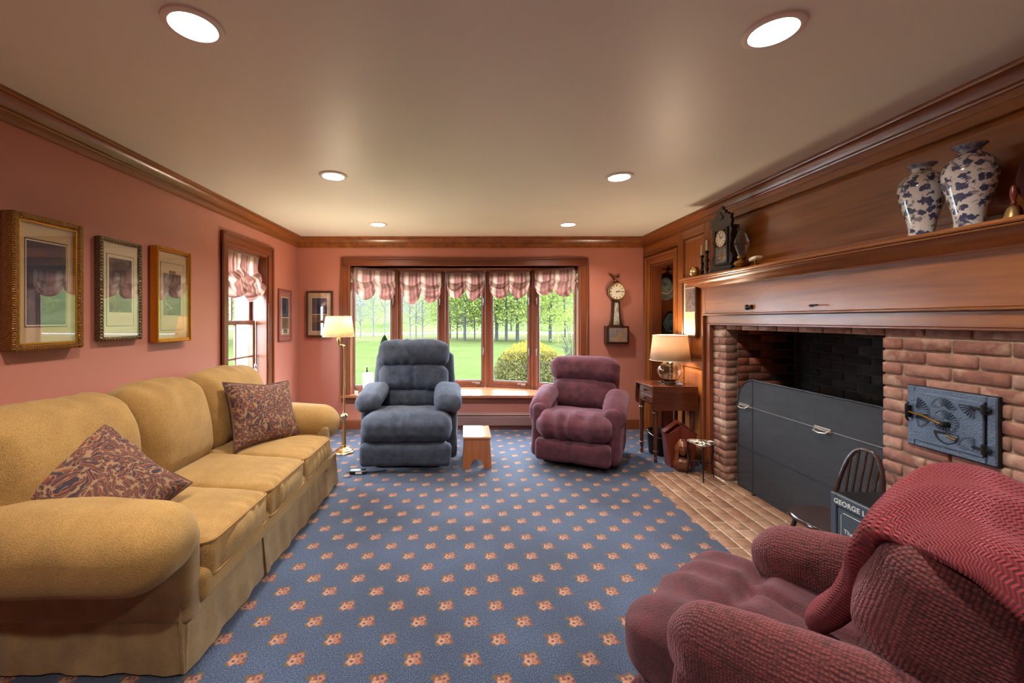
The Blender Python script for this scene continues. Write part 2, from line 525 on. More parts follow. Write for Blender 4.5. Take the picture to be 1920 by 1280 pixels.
fl = MB().box(XL - .2, HX, YF - .2, YB + .2, -.12, 0).box(HX, 3.4, HY, YB + .2, -.12, 0)
struct(fl.build('floor', 'carpet', None, 0))
struct(MB().box(XL - .3, 3.5, YF - .3, YB + .2, H, H + .15).build('ceiling', 'ceiling', None, 0))

def wall_with_hole(name, mat, axis, a0, a1, t0, t1, holes, z1=H, z0=0):
    """axis: 'x' wall running along x; holes: list of (a, b, zlo, zhi)"""
    mb = MB()
    def bx(p, q, zl, zh):
        if q - p < 1e-4 or zh - zl < 1e-4: return
        if axis == 'x': mb.box(p, q, t0, t1, zl, zh)
        else: mb.box(t0, t1, p, q, zl, zh)
    cur = a0
    for a, b, zl, zh in sorted(holes):
        bx(cur, a, z0, z1); bx(a, b, z0, zl); bx(a, b, zh, z1); cur = b
    bx(cur, a1, z0, z1)
    return struct(mb.build(name, mat, None, 0))

LW = (3.61, 4.345, 0.62, 2.04)        # left window opening
BW = (-1.46, 1.43, 0.40, 2.04)        # bow window opening
wall_left = wall_with_hole('wall_left', 'pink', 'y', YF - .2, YB, XL - .2, XL, [LW])
wall_back = wall_with_hole('wall_back', 'pink', 'x', XL - .2, XR + .02, YB, YB + .2, [BW])
wall_rear = wall_with_hole('wall_rear', 'pink', 'x', XL - .2, 3.4, YF - .2, YF, [])
DOOR = (4.42, 4.99, 0.0, 2.03)
wall_right = wall_with_hole('wall_right', 'cherry_z', 'y', YF, YB, XR, XR + .12,
                            [(0.60, 3.66, 0.0, 1.336), DOOR])
# passage beyond the doorway
struct(MB().box(XR, 3.4, YB - .02, YB + .2, 0, H).build('wall_passage_end', 'red_z', None, 0))
struct(MB().box(3.3, 3.4, 4.2, YB, 0, H).build('wall_passage_side', 'red_z', None, 0))
struct(MB().box(XR + .12, 3.3, 4.2, 4.28, 0, H).build('wall_passage_near', 'red_z', None, 0))

# crown moulding, one mitred run round the room
cz = lambda d: H - d
crown = [(0, cz(.130)), (.010, cz(.130)), (.012, cz(.122)), (.014, cz(.092)), (.020, cz(.088)), (.023, cz(.080)), (.020, cz(.073)),
         (.025, cz(.070)), (.030, cz(.058)), (.038, cz(.042)), (.050, cz(.029)), (.060, cz(.023)), (.066, cz(.021)), (.070, cz(.012)), (.070, cz(.0)), (0, cz(0))]
struct(sweep(crown, [(XR, YF), (XR, YB), (XL, YB), (XL, YF)], 'trim_crown', 'cherry_y', None, True))
# baseboards
bb = [(0, 0), (.016, 0), (.016, .095), (.010, .108), (.006, .118), (0, .118)]
struct(sweep(bb, [(XL, YB), (XL, YF)], 'baseboard_left', 'red_y'))
struct(sweep(bb, [(-.70, YB), (XL + .017, YB)], 'baseboard_back', 'red_x'))
struct(sweep(bb, [(XR, YB), (1.62, YB)], 'baseboard_back_corner', 'red_x'))

# ------------------------------------------------------------------ casings
def casing_v(mb, axis, t, s, a0, a1, z0, z1):
    """flat casing board with raised outer band; axis: wall direction; t wall face; s outward sign"""
    def bx(p, q, zl, zh, d, b):
        if axis == 'x': mb.box(p, q, t, t + s * d, zl, zh, b)
        else: mb.box(t, t + s * d, p, q, zl, zh, b)
    return bx
def casing(name, axis, t, s, a0, a1, z0, z1, w, mats, bottom=False, ext=0.0):
    """a0..a1, z0..z1 is the opening. Builds side boards and head, each a part"""
    root = thing(name, None, None); struct(root)
    def piece(nm, p, q, zl, zh, outer, mat):
        mb = MB(); bx = casing_v(mb, axis, t, s, 0, 0, 0, 0)
        bx(p, q, zl, zh, .020, .004)
        o0, o1, oz0, oz1 = outer
        bx(o0, o1, oz0, oz1, .036, .006)
        return mb.build(nm, mat, root)
    bw = .026
    piece('side_casing', a0 - w, a0 - .004, z0, z1 + .004, (a0 - w, a0 - w + bw, z0, z1 + w), mats[1])
    piece('side_casing', a1 + .004, a1 + w, z0, z1 + .004, (a1 + w - bw, a1 + w, z0, z1 + w), mats[1])
    piece('head_casing', a0 - w + bw, a1 + w - bw, z1 + .004, z1 + w, (a0 - w + bw, a1 + w - bw, z1 + w - bw, z1 + w), mats[0])
    return root
casing('trim_bow_window', 'x', YB, -1, BW[0], BW[1], 0.44, BW[3], .105, ('red_x', 'red_z'))
casing('trim_side_window', 'y', XL, 1, LW[0], LW[1], LW[2], LW[3], .10, ('red_y', 'red_z'))
casing('trim_doorway', 'y', XR, -1, DOOR[0], DOOR[1], 0, DOOR[3], .10, ('cherry_y', 'cherry_z'))
# door jambs
dj = thing('door_1', None, None); struct(dj)
MB().box(XR - .002, XR + .125, DOOR[0], DOOR[0] + .02, 0, DOOR[3], .003).build('jamb', 'red_z', dj)
MB().box(XR - .002, XR + .125, DOOR[1] - .02, DOOR[1], 0, DOOR[3], .003).build('jamb', 'red_z', dj)
MB().box(XR - .002, XR + .125, DOOR[0] + .02, DOOR[1] - .02, DOOR[3] - .02, DOOR[3], .003).build('jamb_head', 'red_y', dj)

# ------------------------------------------------------------------ bow window
SEAT = 0.43
bow = thing('window_1', None, None); struct(bow)
PT = [(-1.50, 5.26), (-.945, 5.59), (-.315, 5.77), (.305, 5.77), (.925, 5.59), (1.47, 5.26)]
seat_poly = [(-1.455, 5.09), (1.425, 5.09), (1.425, 5.15), (1.55, 5.36), (.96, 5.69), (.32, 5.87), (-.33, 5.87), (-.98, 5.69), (-1.58, 5.36), (-1.455, 5.15)]
seat_poly[0] = (-1.57, 5.09); seat_poly[1] = (1.54, 5.09)
sp = [(-1.57, 5.085), (1.54, 5.085), (1.54, 5.148), (1.42, 5.148), (1.42, 5.25), (1.55, 5.36), (.96, 5.69), (.32, 5.87), (-.33, 5.87), (-.98, 5.69), (-1.58, 5.36), (-1.45, 5.25), (-1.45, 5.148), (-1.57, 5.148)]
MB().prism(sp, SEAT - .03, SEAT, 'xy').build('window_seat', 'sill', bow, 20)
MB().box(-1.55, 1.52, 5.125, YB - .001, SEAT - .10, SEAT - .031, .004).build('apron', 'red_x', bow)
MB().prism([(a, b) for a, b in sp[3:13]], 2.04, 2.07, 'xy').build('head_board', 'red_x', bow, 20)
# outer skin: boards over and under the bow, seen from the garden
MB().prism([(1.55, 5.36), (.96, 5.69), (.32, 5.87), (-.33, 5.87), (-.98, 5.69), (-1.58, 5.36), (-1.58, 5.34), (1.55, 5.34)], .2, SEAT - .031, 'xy').build('outer_skirt', 'white_paint', bow, 20)
MB().prism([(1.55, 5.36), (.96, 5.69), (.32, 5.87), (-.33, 5.87), (-.98, 5.69), (-1.58, 5.36), (-1.58, 5.34), (1.55, 5.34)], 2.071, 2.3, 'xy').build('outer_head', 'white_paint', bow, 20)
for x in (BW[0], BW[1] - .015):
    MB().box(x, x + .015, YB - .001, 5.27, SEAT, 2.04).build('jamb', 'red_z', bow)
for i, (x, y) in enumerate(PT):
    MB().box(x - .032, x + .032, y - .035, y + .05, SEAT, 2.04, .006).build('mullion', 'sash', bow)
sash_frames = []
for i in range(5):
    a, b = Vector(PT[i]), Vector(PT[i + 1])
    d = (b - a); Ls = d.length; ang = math.atan2(d.y, d.x); c = (a + b) / 2
    w = Ls / 2 - .034; z0, z1 = SEAT + .003, 2.037
    mb = MB()
    st, br, tr = .042, .052, .045
    mb.box(-w, -w + st, -.022, .022, z0 + .03, z1, .006).box(w - st, w, -.022, .022, z0 + .03, z1, .006)
    mb.box(-w + st, w - st, -.022, .022, z0 + .03, z0 + .03 + br, .006).box(-w + st, w - st, -.022, .022, z1 - tr, z1, .006)
    so = mb.build('sash', 'sash', bow)
    so.location = (c.x, c.y, 0); so.rotation_euler = (0, 0, ang)
    MB().box(-w, w, -.03, .03, z0, z0 + .028, .004).build('sub_sill', 'sash', so)
    gw = w - st; g0, g1 = z0 + .03 + br, z1 - tr
    mb = MB()
    for s in (-1, 1): mb.box(s * gw, s * (gw - .010), -.008, .012, g0, g1)
    mb.box(-gw + .010, gw - .010, -.008, .012, g0, g0 + .010).box(-gw + .010, gw - .010, -.008, .012, g1 - .010, g1)
    mb.build('gasket', 'alu', so, 0)
    MB().box(-gw, gw, 0, .004, g0, g1).build('pane', 'glass', so, 0)
    hx = w - .10 if i != 4 else -w + .45
    mb = MB().box(hx - .03, hx + .03, -.045, -.023, z0 + .032, z0 + .062, .005)
    mb.tube([(hx, -.045, z0 + .05), (hx, -.06, z0 + .06), (hx - .05, -.062, z0 + .062), (hx - .075, -.062, z0 + .06)], .006, 6)
    mb.build('crank_handle', 'metal_grey', so)
    lx = -w + st / 2 if i == 4 else w - st / 2
    mb = MB()
    for zz in (SEAT + .5, 1.62): mb.box(lx - .008, lx + .008, -.034, -.021, zz - .05, zz + .05, .003).tube([(lx, -.034, zz - .01), (lx, -.05, zz + .03)], .005, 6)
    mb.build('sash_lock', 'metal_grey', so)

# ------------------------------------------------------------------ side window (double hung)
sw = thing('window_2', None, None); struct(sw)
y0, y1, z0, z1 = LW
MB().box(XL - .2, XL + .001, y0, y0 + .018, z0, z1).build('jamb', 'red_z', sw)
MB().box(XL - .2, XL + .001, y1 - .018, y1, z0, z1).build('jamb', 'red_z', sw)
MB().box(XL - .2, XL + .001, y0 + .018, y1 - .018, z1 - .018, z1).build('head_jamb', 'red_y', sw)
MB().box(XL - .2, XL + .055, y0 - .11, y1 + .11, z0 - .03, z0, .006).build('stool', 'red_y', sw)
MB().box(XL, XL + .02, y0 - .09, y1 + .09, z0 - .11, z0 - .031, .004).build('apron', 'red_y', sw)
def dh_sash(x, zl, zh, yl, yh):
    mb = MB(); s = .042
    mb.box(x - .018, x + .018, yl, yl + s, zl, zh, .004).box(x - .018, x + .018, yh - s, yh, zl, zh, .004)
    mb.box(x - .018, x + .018, yl + s, yh - s, zl, zl + s, .004).box(x - .018, x + .018, yl + s, yh - s, zh - s, zh, .004)
    o = mb.build('sash', 'sash', sw)
    ym, zm = (yl + yh) / 2, (zl + zh) / 2
    MB().box(x - .010, x + .012, ym - .010, ym + .010, zl + s, zh - s, .003).build('muntin', 'sash', o)
    MB().box(x - .009, x + .011, yl + s, ym - .011, zm - .010, zm + .010, .003).build('muntin', 'sash', o)
    MB().box(x - .009, x + .011, ym + .011, yh - s, zm - .010, zm + .010, .003).build('muntin', 'sash', o)
    for (p, q) in ((yl + s, ym - .011), (ym + .011, yh - s)):
        for (r1, r2) in ((zl + s, zm - .011), (zm + .011, zh - s)):
            MB().box(x - .002, x + .002, p, q, r1, r2).build('pane', 'glass', o, 0)
dh_sash(XL - .135, z0 + .002, 1.36, y0 + .019, y1 - .019)
dh_sash(XL - .175, 1.32, z1 - .019, y0 + .019, y1 - .019)

# ------------------------------------------------------------------ bricks
BM = {}
def brick(parent, c, d, mat, name='brick', bev=.005, jit=.0015):
    key = (round(d[0], 3), round(d[1], 3), round(d[2], 3), mat, bev)
    if key not in BM:
        hx, hy, hz = d[0] / 2, d[1] / 2, d[2] / 2
        mb = MB().box(-hx, hx, -hy, hy, -hz, hz, bev)
        BM[key] = mk_mesh(name, mb.v, mb.f, mat, 50)
    o = bpy.data.objects.new(name, BM[key]); COL.objects.link(o); o.parent = parent
    j = lambda a: random.uniform(-a, a)
    o.location = (c[0] + j(jit), c[1] + j(jit), c[2] + j(jit * .5))
    o.rotation_euler = (j(.006), j(.006), j(.006))
    return o
def courses(parent, fn, a0, a1, z0, z1, L=.197, Hh=.056, joint=.0095, mat='brick', start=0, holes=(), edge=0, name='brick'):
    """lay courses; fn(a_mid, z_mid, da, dz, row) places one brick along the wall coordinate a"""
    row = start; z = z0
    while z + Hh * .6 < z1:
        zh = min(Hh, z1 - z)
        a = a0 + (L + joint) * (-0.5 if row % 2 else 0) if edge == 0 else a0
        first = True
        while a < a1 - .012:
            b = a + L
            if edge and first and row % 2: b = a + (L - joint) / 2
            p, q = max(a, a0), min(b, a1)
            first = False
            if q - p > .02:
                segs = [(p, q)]
                for (h0, h1, hz0, hz1) in holes:
                    if z + zh > hz0 + .004 and z < hz1 - .004:
                        ns = []
                        for s0, s1 in segs:
                            if s1 <= h0 or s0 >= h1: ns.append((s0, s1)); continue
                            if s0 < h0 - .02: ns.append((s0, h0 - .002))
                            if s1 > h1 + .02: ns.append((h1 + .002, s1))
                        segs = ns
                for s0, s1 in segs: fn((s0 + s1) / 2, z + zh / 2, s1 - s0, zh, row)
            a = b + joint
        z += Hh + joint; row += 1

WOOD_Z = 1.335
OP = (2.17, 3.478, 1.284)            # opening: near edge, far edge, top
FX = 2.20                            # face of the bricks
fw = MB().box(FX + .012, FX + .11, .58, OP[0] - .006, 0, WOOD_Z).box(FX + .012, FX + .11, OP[1] + .006, 3.655, 0, WOOD_Z)
fw.box(FX + .012, FX + .11, OP[0] - .006, OP[1] + .006, OP[2] + .004, WOOD_Z)
fire_wall = struct(fw.build('wall_fireplace', 'mortar', None, 0))
PZ = .064; Z00 = .005
plate = (1.687, 2.03, .762, 1.048)
# near pier: courses counted from the opening's edge toward the camera (a = OP[0] - Y)
courses(fire_wall, lambda a, z, da, dz, r: brick(fire_wall, (FX + .05, OP[0] - a, z), (.10, da, dz), 'brick'),
        0, OP[0] - .60, Z00, OP[2], Hh=.0545, edge=1, holes=[(OP[0] - plate[1] + .012, OP[0] - plate[0] - .012, plate[2] + .034, plate[3] - .034)])
# far pier
row = 0; z = Z00
while z < OP[2] - .04:
    segs = [(OP[1], OP[1] + .172)] if row % 2 else [(OP[1], OP[1] + .082), (OP[1] + .0905, OP[1] + .172)]
    for p, q in segs: brick(fire_wall, (FX + .05, (p + q) / 2, z + .0272), (.10, q - p, .0545), 'brick')
    z += PZ; row += 1
# course over the opening
y = 3.65
while y > .60:
    q = y; p = max(.60, y - .178)
    brick(fire_wall, (FX + .05, (p + q) / 2, (OP[2] + WOOD_Z) / 2 - .001), (.10, q - p, WOOD_Z - OP[2] - .008), 'brick'); y = p - .009
# firebox
SX0, SX1 = FX + .11, 2.80
fb = struct(MB().box(SX0, SX1 + .12, OP[1] + .012, OP[1] + .1, 0, 1.75).build('wall_firebox_side', 'brown_mortar', None, 0))
courses(fb, lambda a, z, da, dz, r: brick(fb, (a, OP[1] + .05, z), (da, .09, dz), 'firebrick' if a < 2.62 + .12 * (1.2 - z) else 'soot'),
        SX0 - .002, SX1 - .01, Z00, 1.75)
fk = struct(MB().box(SX1 + .012, SX1 + .12, 1.95, OP[1] + .01, 0, 1.75).build('wall_firebox_back', 'soot_mortar', None, 0))
courses(fk, lambda a, z, da, dz, r: brick(fk, (SX1 + .05, a, z), (.09, da, dz), 'soot', jit=.004), 2.02, OP[1] - .002, Z00, 1.75)
fr_ = struct(MB().box(SX0, SX1 + .012, 1.95, OP[0] - .13, 0, 1.75).build('wall_firebox_near', 'soot_mortar', None, 0))
struct(MB().box(FX + .11, SX1 + .12, 1.95, OP[1] + .1, 1.75, 1.80).build('trim_firebox_smoke_shelf', 'soot_mortar', None, 0))
# hearth of brick pavers
hearth = struct(MB().box(HX, 2.95, .58, HY, -.12, -.003).box(HX, FX + .1, YF, .58, -.12, -.003).build('floor_hearth', 'mortar_light', None, 0))
r = 0
xx = HX + .002
while xx < 2.78:
    w_ = .095
    lo, hi = (.60, HY - .004) if xx + w_ < FX + .012 else (OP[0] + .01, OP[1] - .004)
    yy = lo - (.104 if r % 2 else 0)
    while yy < hi - .02:
        p, q = max(yy, lo), min(yy + .2, hi)
        if q - p > .02: brick(hearth, (xx + w_ / 2, (p + q) / 2, -.024), (w_, q - p, .05), 'paver', 'paver', .003, .0008)
        yy += .208
    xx += w_ + .008; r += 1

# ------------------------------------------------------------------ wood panelling on the right wall
def raised_panel(parent, y0, y1, z0, z1, mat, bev=.035, d=.018):
    """bevelled field panel standing proud of the wall face at XR"""
    x = XR - .004
    V = [(x, y0, z0), (x, y1, z0), (x, y1, z1), (x, y0, z1)]
    i = [(x - d, y0 + bev, z0 + bev), (x - d, y1 - bev, z0 + bev), (x - d, y1 - bev, z1 - bev), (x - d, y0 + bev, z1 - bev)]
    k = [(XR + .01, y0, z0), (XR + .01, y1, z0), (XR + .01, y1, z1), (XR + .01, y0, z1)]
    F = [(4, 5, 6, 7), (0, 1, 5, 4), (1, 2, 6, 5), (2, 3, 7, 6), (3, 0, 4, 7), (8, 9, 1, 0), (9, 10, 2, 1), (10, 11, 3, 2), (11, 8, 0, 3), (8, 11, 10, 9)]
    return mk('raised_panel', V + i + k, F, mat, parent, 10)
def rail(parent, y0, y1, z0, z1, mat, name='rail'):
    return MB().box(XR - .022, XR + .005, y0, y1, z0, z1, .004).build(name, mat, parent)
raised_panel(wall_right, .75, 3.66, 1.815, 2.215, 'cherry_y', .03, .012)
rail(wall_right, .65, 3.74, 2.218, 2.272, 'cherry_y'); rail(wall_right, .65, 3.74, 1.752, 1.812, 'cherry_y')
rail(wall_right, 3.668, 3.74, 1.812, 2.218, 'cherry_z', 'stile'); rail(wall_right, .65, .748, 1.812, 2.218, 'cherry_z', 'stile')
# narrow bay between doorway and fireplace
rail(wall_right, 3.745, 3.835, 0.0, 2.272, 'cherry_z', 'stile'); rail(wall_right, 4.215, 4.315, 0.0, 2.272, 'cherry_z', 'stile')
for zl, zh in ((0.0, .15), (.90, .99), (1.70, 1.80), (2.19, 2.272)): rail(wall_right, 3.836, 4.214, zl, zh, 'cherry_y')
for zl, zh in ((.152, .898), (.992, 1.698), (1.802, 2.188)): raised_panel(wall_right, 3.838, 4.212, zl, zh, 'cherry_z', .04, .016)
rail(wall_right, 4.316, 5.13, 2.15, 2.272, 'cherry_y')
# ------------------------------------------------------------------ mantel
man = thing('fireplace_mantel', 'long cherry wood mantel with deep moulded shelf over the brick fireplace', 'mantel', (2.2, 2.2, 0))
L0 = (-2.2, -2.2, 0)
def mpart(mb, name, mat, s=35):
    mb.v = [(a - 2.2, b - 2.2, c) for a, b, c in mb.v]
    return mb.build(name, mat, man, s)
ME0, ME1 = .60, 3.765
mpart(MB().box(2.168, XR - .001, ME0, ME1 - .05, 1.423, 1.665, .003), 'frieze_board', 'cherry_y')
mpart(MB().box(2.168, XR - .001, ME1 - .05, ME1, 1.423, 1.665, .003), 'frieze_block', 'cherry_z')
mpart(MB().box(2.176, XR - .03, ME0, 3.72, WOOD_Z, 1.408, .003), 'lintel_board', 'cherry_y')
mpart(MB().box(2.150, XR - .03, ME0, 3.745, 1.408, 1.423, .005), 'bead_moulding', 'cherry_y')
mpart(MB().box(2.165, XR - .001, ME0, 3.655, WOOD_Z - .012, WOOD_Z, .003).box(2.165, 2.21, 3.645, 3.657, 0, WOOD_Z - .013, .003), 'edge_strip', 'red_y')
mpart(MB().box(2.176, XR - .001, 3.657, 3.72, 0, WOOD_Z, .003), 'side_board', 'red_z')
mpart(MB().box(2.150, XR - .001, 3.721, 3.743, 0, 1.408, .005), 'side_bead', 'red_z')
# crown under the shelf, returned at the far end
prof = [(0, 1.655), (.010, 1.655), (.014, 1.664), (.030, 1.672), (.058, 1.682), (.085, 1.697), (.102, 1.712), (.108, 1.722), (.118, 1.725), (.120, 1.732), (0, 1.732)]
o = sweep(prof, [(2.168, ME0), (2.168, ME1), (XR - .001, ME1)], 'shelf_moulding', 'cherry_y', man)
o.location = (-2.2, -2.2, 0)
mpart(MB().box(2.020, XR - .023, ME0, 3.905, 1.7325, 1.7515, .006).box(2.032, XR - .023, ME0, 3.895, 1.722, 1.7322, .003), 'shelf', 'cherry_y')
# latch and hook on the frieze
mpart(MB().box(2.150, 2.167, 3.148, 3.166, 1.445, 1.485, .003).box(2.150, 2.167, 3.095, 3.110, 1.448, 1.482, .003).box(2.145, 2.160, 3.110, 3.148, 1.460, 1.470, .002), 'hook', 'black_metal')
mpart(MB().box(2.158, 2.167, 2.555, 2.575, 1.450, 1.466, .003).tube([(2.155, 2.565, 1.458), (2.135, 2.55, 1.459), (2.135, 2.49, 1.459)], .005, 6), 'hook', 'black_metal')

# ------------------------------------------------------------------ ceiling downlights
LIGHTS = [(-.952, 1.437, 'left row, nearest the camera'), (1.096, 1.463, 'right row, nearest the camera'), (-.946, 2.937, 'left row, middle one'),
          (1.107, 2.96, 'right row, middle one'), (-.944, 4.43, 'left row, nearest the window'), (1.105, 4.43, 'right row, nearest the window'),
          (-.95, -.06, 'left row, behind the camera'), (1.10, -.06, 'right row, behind the camera')]
for x, y, w_ in LIGHTS:
    r_ = thing('ceiling_light', 'round recessed ceiling light with white trim, ' + w_, 'ceiling light', (x, y, H), 0, 'recessed ceiling lights')
    MB().lathe([(.072, -.0005), (.076, -.010), (.086, -.011), (.096, -.007), (.098, -.0005)], 40).build('trim_ring', 'white_trim', r_)
    MB().lathe([(.0, -.006), (.071, -.006), (.0715, -.002), (.0, -.002)], 40).build('lens', 'lens', r_)
    ld = bpy.data.lights.new('downlight', 'AREA'); ld.shape = 'DISK'; ld.size = .14; ld.energy = DOWNLIGHT_W; ld.color = (1.0, .93, .84)
    ld.spread = math.radians(140)
    lo = bpy.data.objects.new('downlight', ld); COL.objects.link(lo); lo.parent = r_; lo.location = (0, 0, -.014)

# ------------------------------------------------------------------ upholstery materials
M['gold_fabric'] = m_fabric('gold_chenille', rgb(174, 134, 72), rgb(120, 84, 38), 300, 0.7, 6, 0.9, 0.3, rgb(255, 236, 190), 0.35)
M['gold_skirt'] = m_fabric('gold_woven_skirt', rgb(160, 130, 84), rgb(118, 90, 52), 420, 0.6, 8, 0.95, 0.2)
M['gold_piping'] = m_plain('gold_piping', rgb(150, 112, 62), 0.9)
M['blue_fabric'] = m_fabric('slate_blue_chenille', rgb(70, 78, 96), rgb(30, 36, 48), 330, 0.8, 14, 0.95, 0.3, rgb(190, 205, 230))
M['plum_fabric'] = m_fabric('plum_chenille', rgb(96, 44, 54), rgb(42, 15, 22), 330, 0.8, 14, 0.95, 0.35, rgb(230, 180, 210))
def knobbly(name, c, dark, sc, sheen_t):
    t = NT(name); v = t.coord()
    vo = t.voro(v, sc, rnd=.35); f = t.noise(v, 6, 4)
    col = t.ramp(t.math('ADD', t.math('MULTIPLY', vo, 0.55), t.math('MULTIPLY', f, 0.35)), [(0.22, c), (0.62, dark)])
    h = t.math('SUBTRACT', 1.0, vo)
    return t.done(t.bsdf(col, 0.92, 0, t.bump(h, 0.75, 0.006), Sheen_Weight=0.28, Sheen_Roughness=0.45, Sheen_Tint=sheen_t))
M['maroon_knob'] = knobbly('maroon_waffle_chenille', rgb(112, 44, 42), rgb(46, 14, 17), 130, rgb(255, 190, 210))
M['maroon_seat'] = m_fabric('maroon_ribbed_seat', rgb(86, 35, 41), rgb(40, 14, 20), 260, 0.9, 16, 0.95, 0.2, rgb(255, 200, 215))
def knit():
    t = NT('red_herringbone_throw')
    tc = t.n('ShaderNodeTexCoord'); mp = t.n('ShaderNodeMapping'); t.t.links.new(tc.outputs['UV'], mp.inputs[0])
    mp.inputs['Scale'].default_value = (100, 210, 1)
    sep = t.n('ShaderNodeSeparateXYZ'); t.put(sep.inputs[0], mp.outputs[0])
    zig = t.math('PINGPONG', sep.outputs[0], 1.0)
    wob = t.math('MULTIPLY', t.noise(t.coord(), 14, 3), 2.0)
    ph = t.math('ADD', t.math('MULTIPLY_ADD', zig, 1.6, sep.outputs[1]), wob)
    w = t.math('MULTIPLY_ADD', t.math('SINE', t.math('MULTIPLY', ph, 3.1)), 0.5, 0.5)
    f = t.noise(t.coord(), 7, 3)
    col = t.ramp(t.math('MULTIPLY_ADD', w, 0.7, t.math('MULTIPLY', f, 0.3)), [(0.1, rgb(84, 16, 24)), (0.8, rgb(140, 32, 40))])
    return t.done(t.bsdf(col, 0.9, 0, t.bump(w, 0.8, 0.008), Sheen_Weight=0.2, Sheen_Roughness=0.4, Sheen_Tint=rgb(255, 170, 190)))
M['throw'] = knit()
def paisley():
    t = NT('paisley_weave'); v = t.coord()
    nd = t.n('ShaderNodeVectorMath', operation='SCALE')
    t.put(nd.inputs[0], t.vmath('SUBTRACT', t.noise(v, 6, 1.5, color=True), (0.5, 0.5, 0.5))); nd.inputs[3].default_value = 0.22
    d = t.vmath('ADD', v, nd.outputs[0])
    vo = t.voro(d, 10.0); cells = t.voro(d, 10.0, 'Color')
    rings = t.math('FRACT', t.math('MULTIPLY', vo, 4.6))
    dots = t.voro(d, 52)
    c1 = t.ramp(rings, [(0.0, rgb(44, 36, 44)), (0.18, rgb(140, 100, 70)), (0.26, rgb(122, 52, 36)), (0.46, rgb(48, 38, 46)), (0.62, rgb(160, 120, 84)), (0.68, rgb(104, 58, 40)), (0.84, rgb(40, 38, 56))], 'CONSTANT')
    sep = t.n('ShaderNodeSeparateColor'); t.put(sep.inputs[0], cells)
    c2 = t.mix(t.math('MULTIPLY', sep.outputs[0], 0.55), c1, rgb(108, 64, 46))
    c3 = t.mix(t.math('LESS_THAN', dots, 0.30), c2, t.mix(0.5, c2, rgb(60, 40, 40)))
    c4 = t.mix(t.math('GREATER_THAN', dots, 0.66), c3, rgb(140, 110, 80))
    g = t.noise(v, 420, 2)
    return t.done(t.bsdf(c4, 0.9, 0, t.bump(g, 0.4, 0.003)))
M['paisley'] = paisley()
M['paisley_cord'] = m_plain('paisley_cord', rgb(86, 56, 46), 0.9)

# ------------------------------------------------------------------ sofa
SO = Vector((-1.58, 2.50, 0))
sofa = thing('sofa', 'long gold chenille three-seat sofa with rolled arms and skirt along the left wall', 'sofa', SO)
def sl(x, y, z): return (x - SO.x, y - SO.y, z)
SB = [1.665, 2.158, 2.651, 3.144]
cushion('frame', (.96, 1.80, .26), .03, 'gold_skirt', sofa, sl(-1.575, 2.50, .20), seg=(6, 10, 4), lump=.003)
cushion('front_rail', (.09, 1.56, .15), .045, 'gold_fabric', sofa, sl(-1.085, 2.405, .30), seg=(3, 24, 3), lump=.004)
def back_fn(V, U, N):
    V[:, 0] -= .03 * np.clip(U[:, 2], 0, 1) ** 2
    return V
cushion('back_frame', (.20, 1.92, .66), .09, 'gold_fabric', sofa, sl(-1.965, 2.41, .60), seg=(3, 24, 8), lump=.006, fn=back_fn)
# rolled arms
def arm_fn(sign):
    def f(V, U, N):
        # outer side hangs lower, upper outer edge rolls over; front end narrows a little
        out = np.clip(sign * U[:, 1], -1, 1)
        low = np.clip(-U[:, 2], 0, 1)
        V[:, 2] -= .035 * np.clip(out, 0, 1) * low * (0.6 + 0.4 * np.cos(U[:, 0] * 1.6))
        V[:, 2] -= .03 * np.clip(U[:, 0], 0, 1) ** 3 * np.clip(U[:, 2], 0, 1)
        V[:, 1] += sign * .018 * np.clip(out, 0, 1) * (1 - U[:, 0] ** 2)
        ph = V[:, 0] * 26 + 2 * vnoise(V, 5, 4)
        V += N * (.010 * np.sin(ph) * np.clip(vnoise(V, 3, 9) - .1, 0, 1))[:, None]
        return V
    return f
cushion('arm', (.96, .31, .29), .135, 'gold_fabric', sofa, sl(-1.505, 1.505, .555), seg=(22, 6, 6), lump=.008, lf=6, fn=arm_fn(-1), k=6)
cushion('arm', (.96, .30, .29), .135, 'gold_fabric', sofa, sl(-1.505, 3.29, .555), seg=(22, 6, 6), lump=.008, lf=6, fn=arm_fn(1), k=6)
cushion('arm_panel', (.92, .085, .36), .03, 'gold_skirt', sofa, sl(-1.52, 1.618, .37), seg=(12, 2, 6), lump=.003)
cushion('arm_panel', (.92, .085, .36), .03, 'gold_skirt', sofa, sl(-1.52, 3.19, .37), seg=(12, 2, 6), lump=.003)
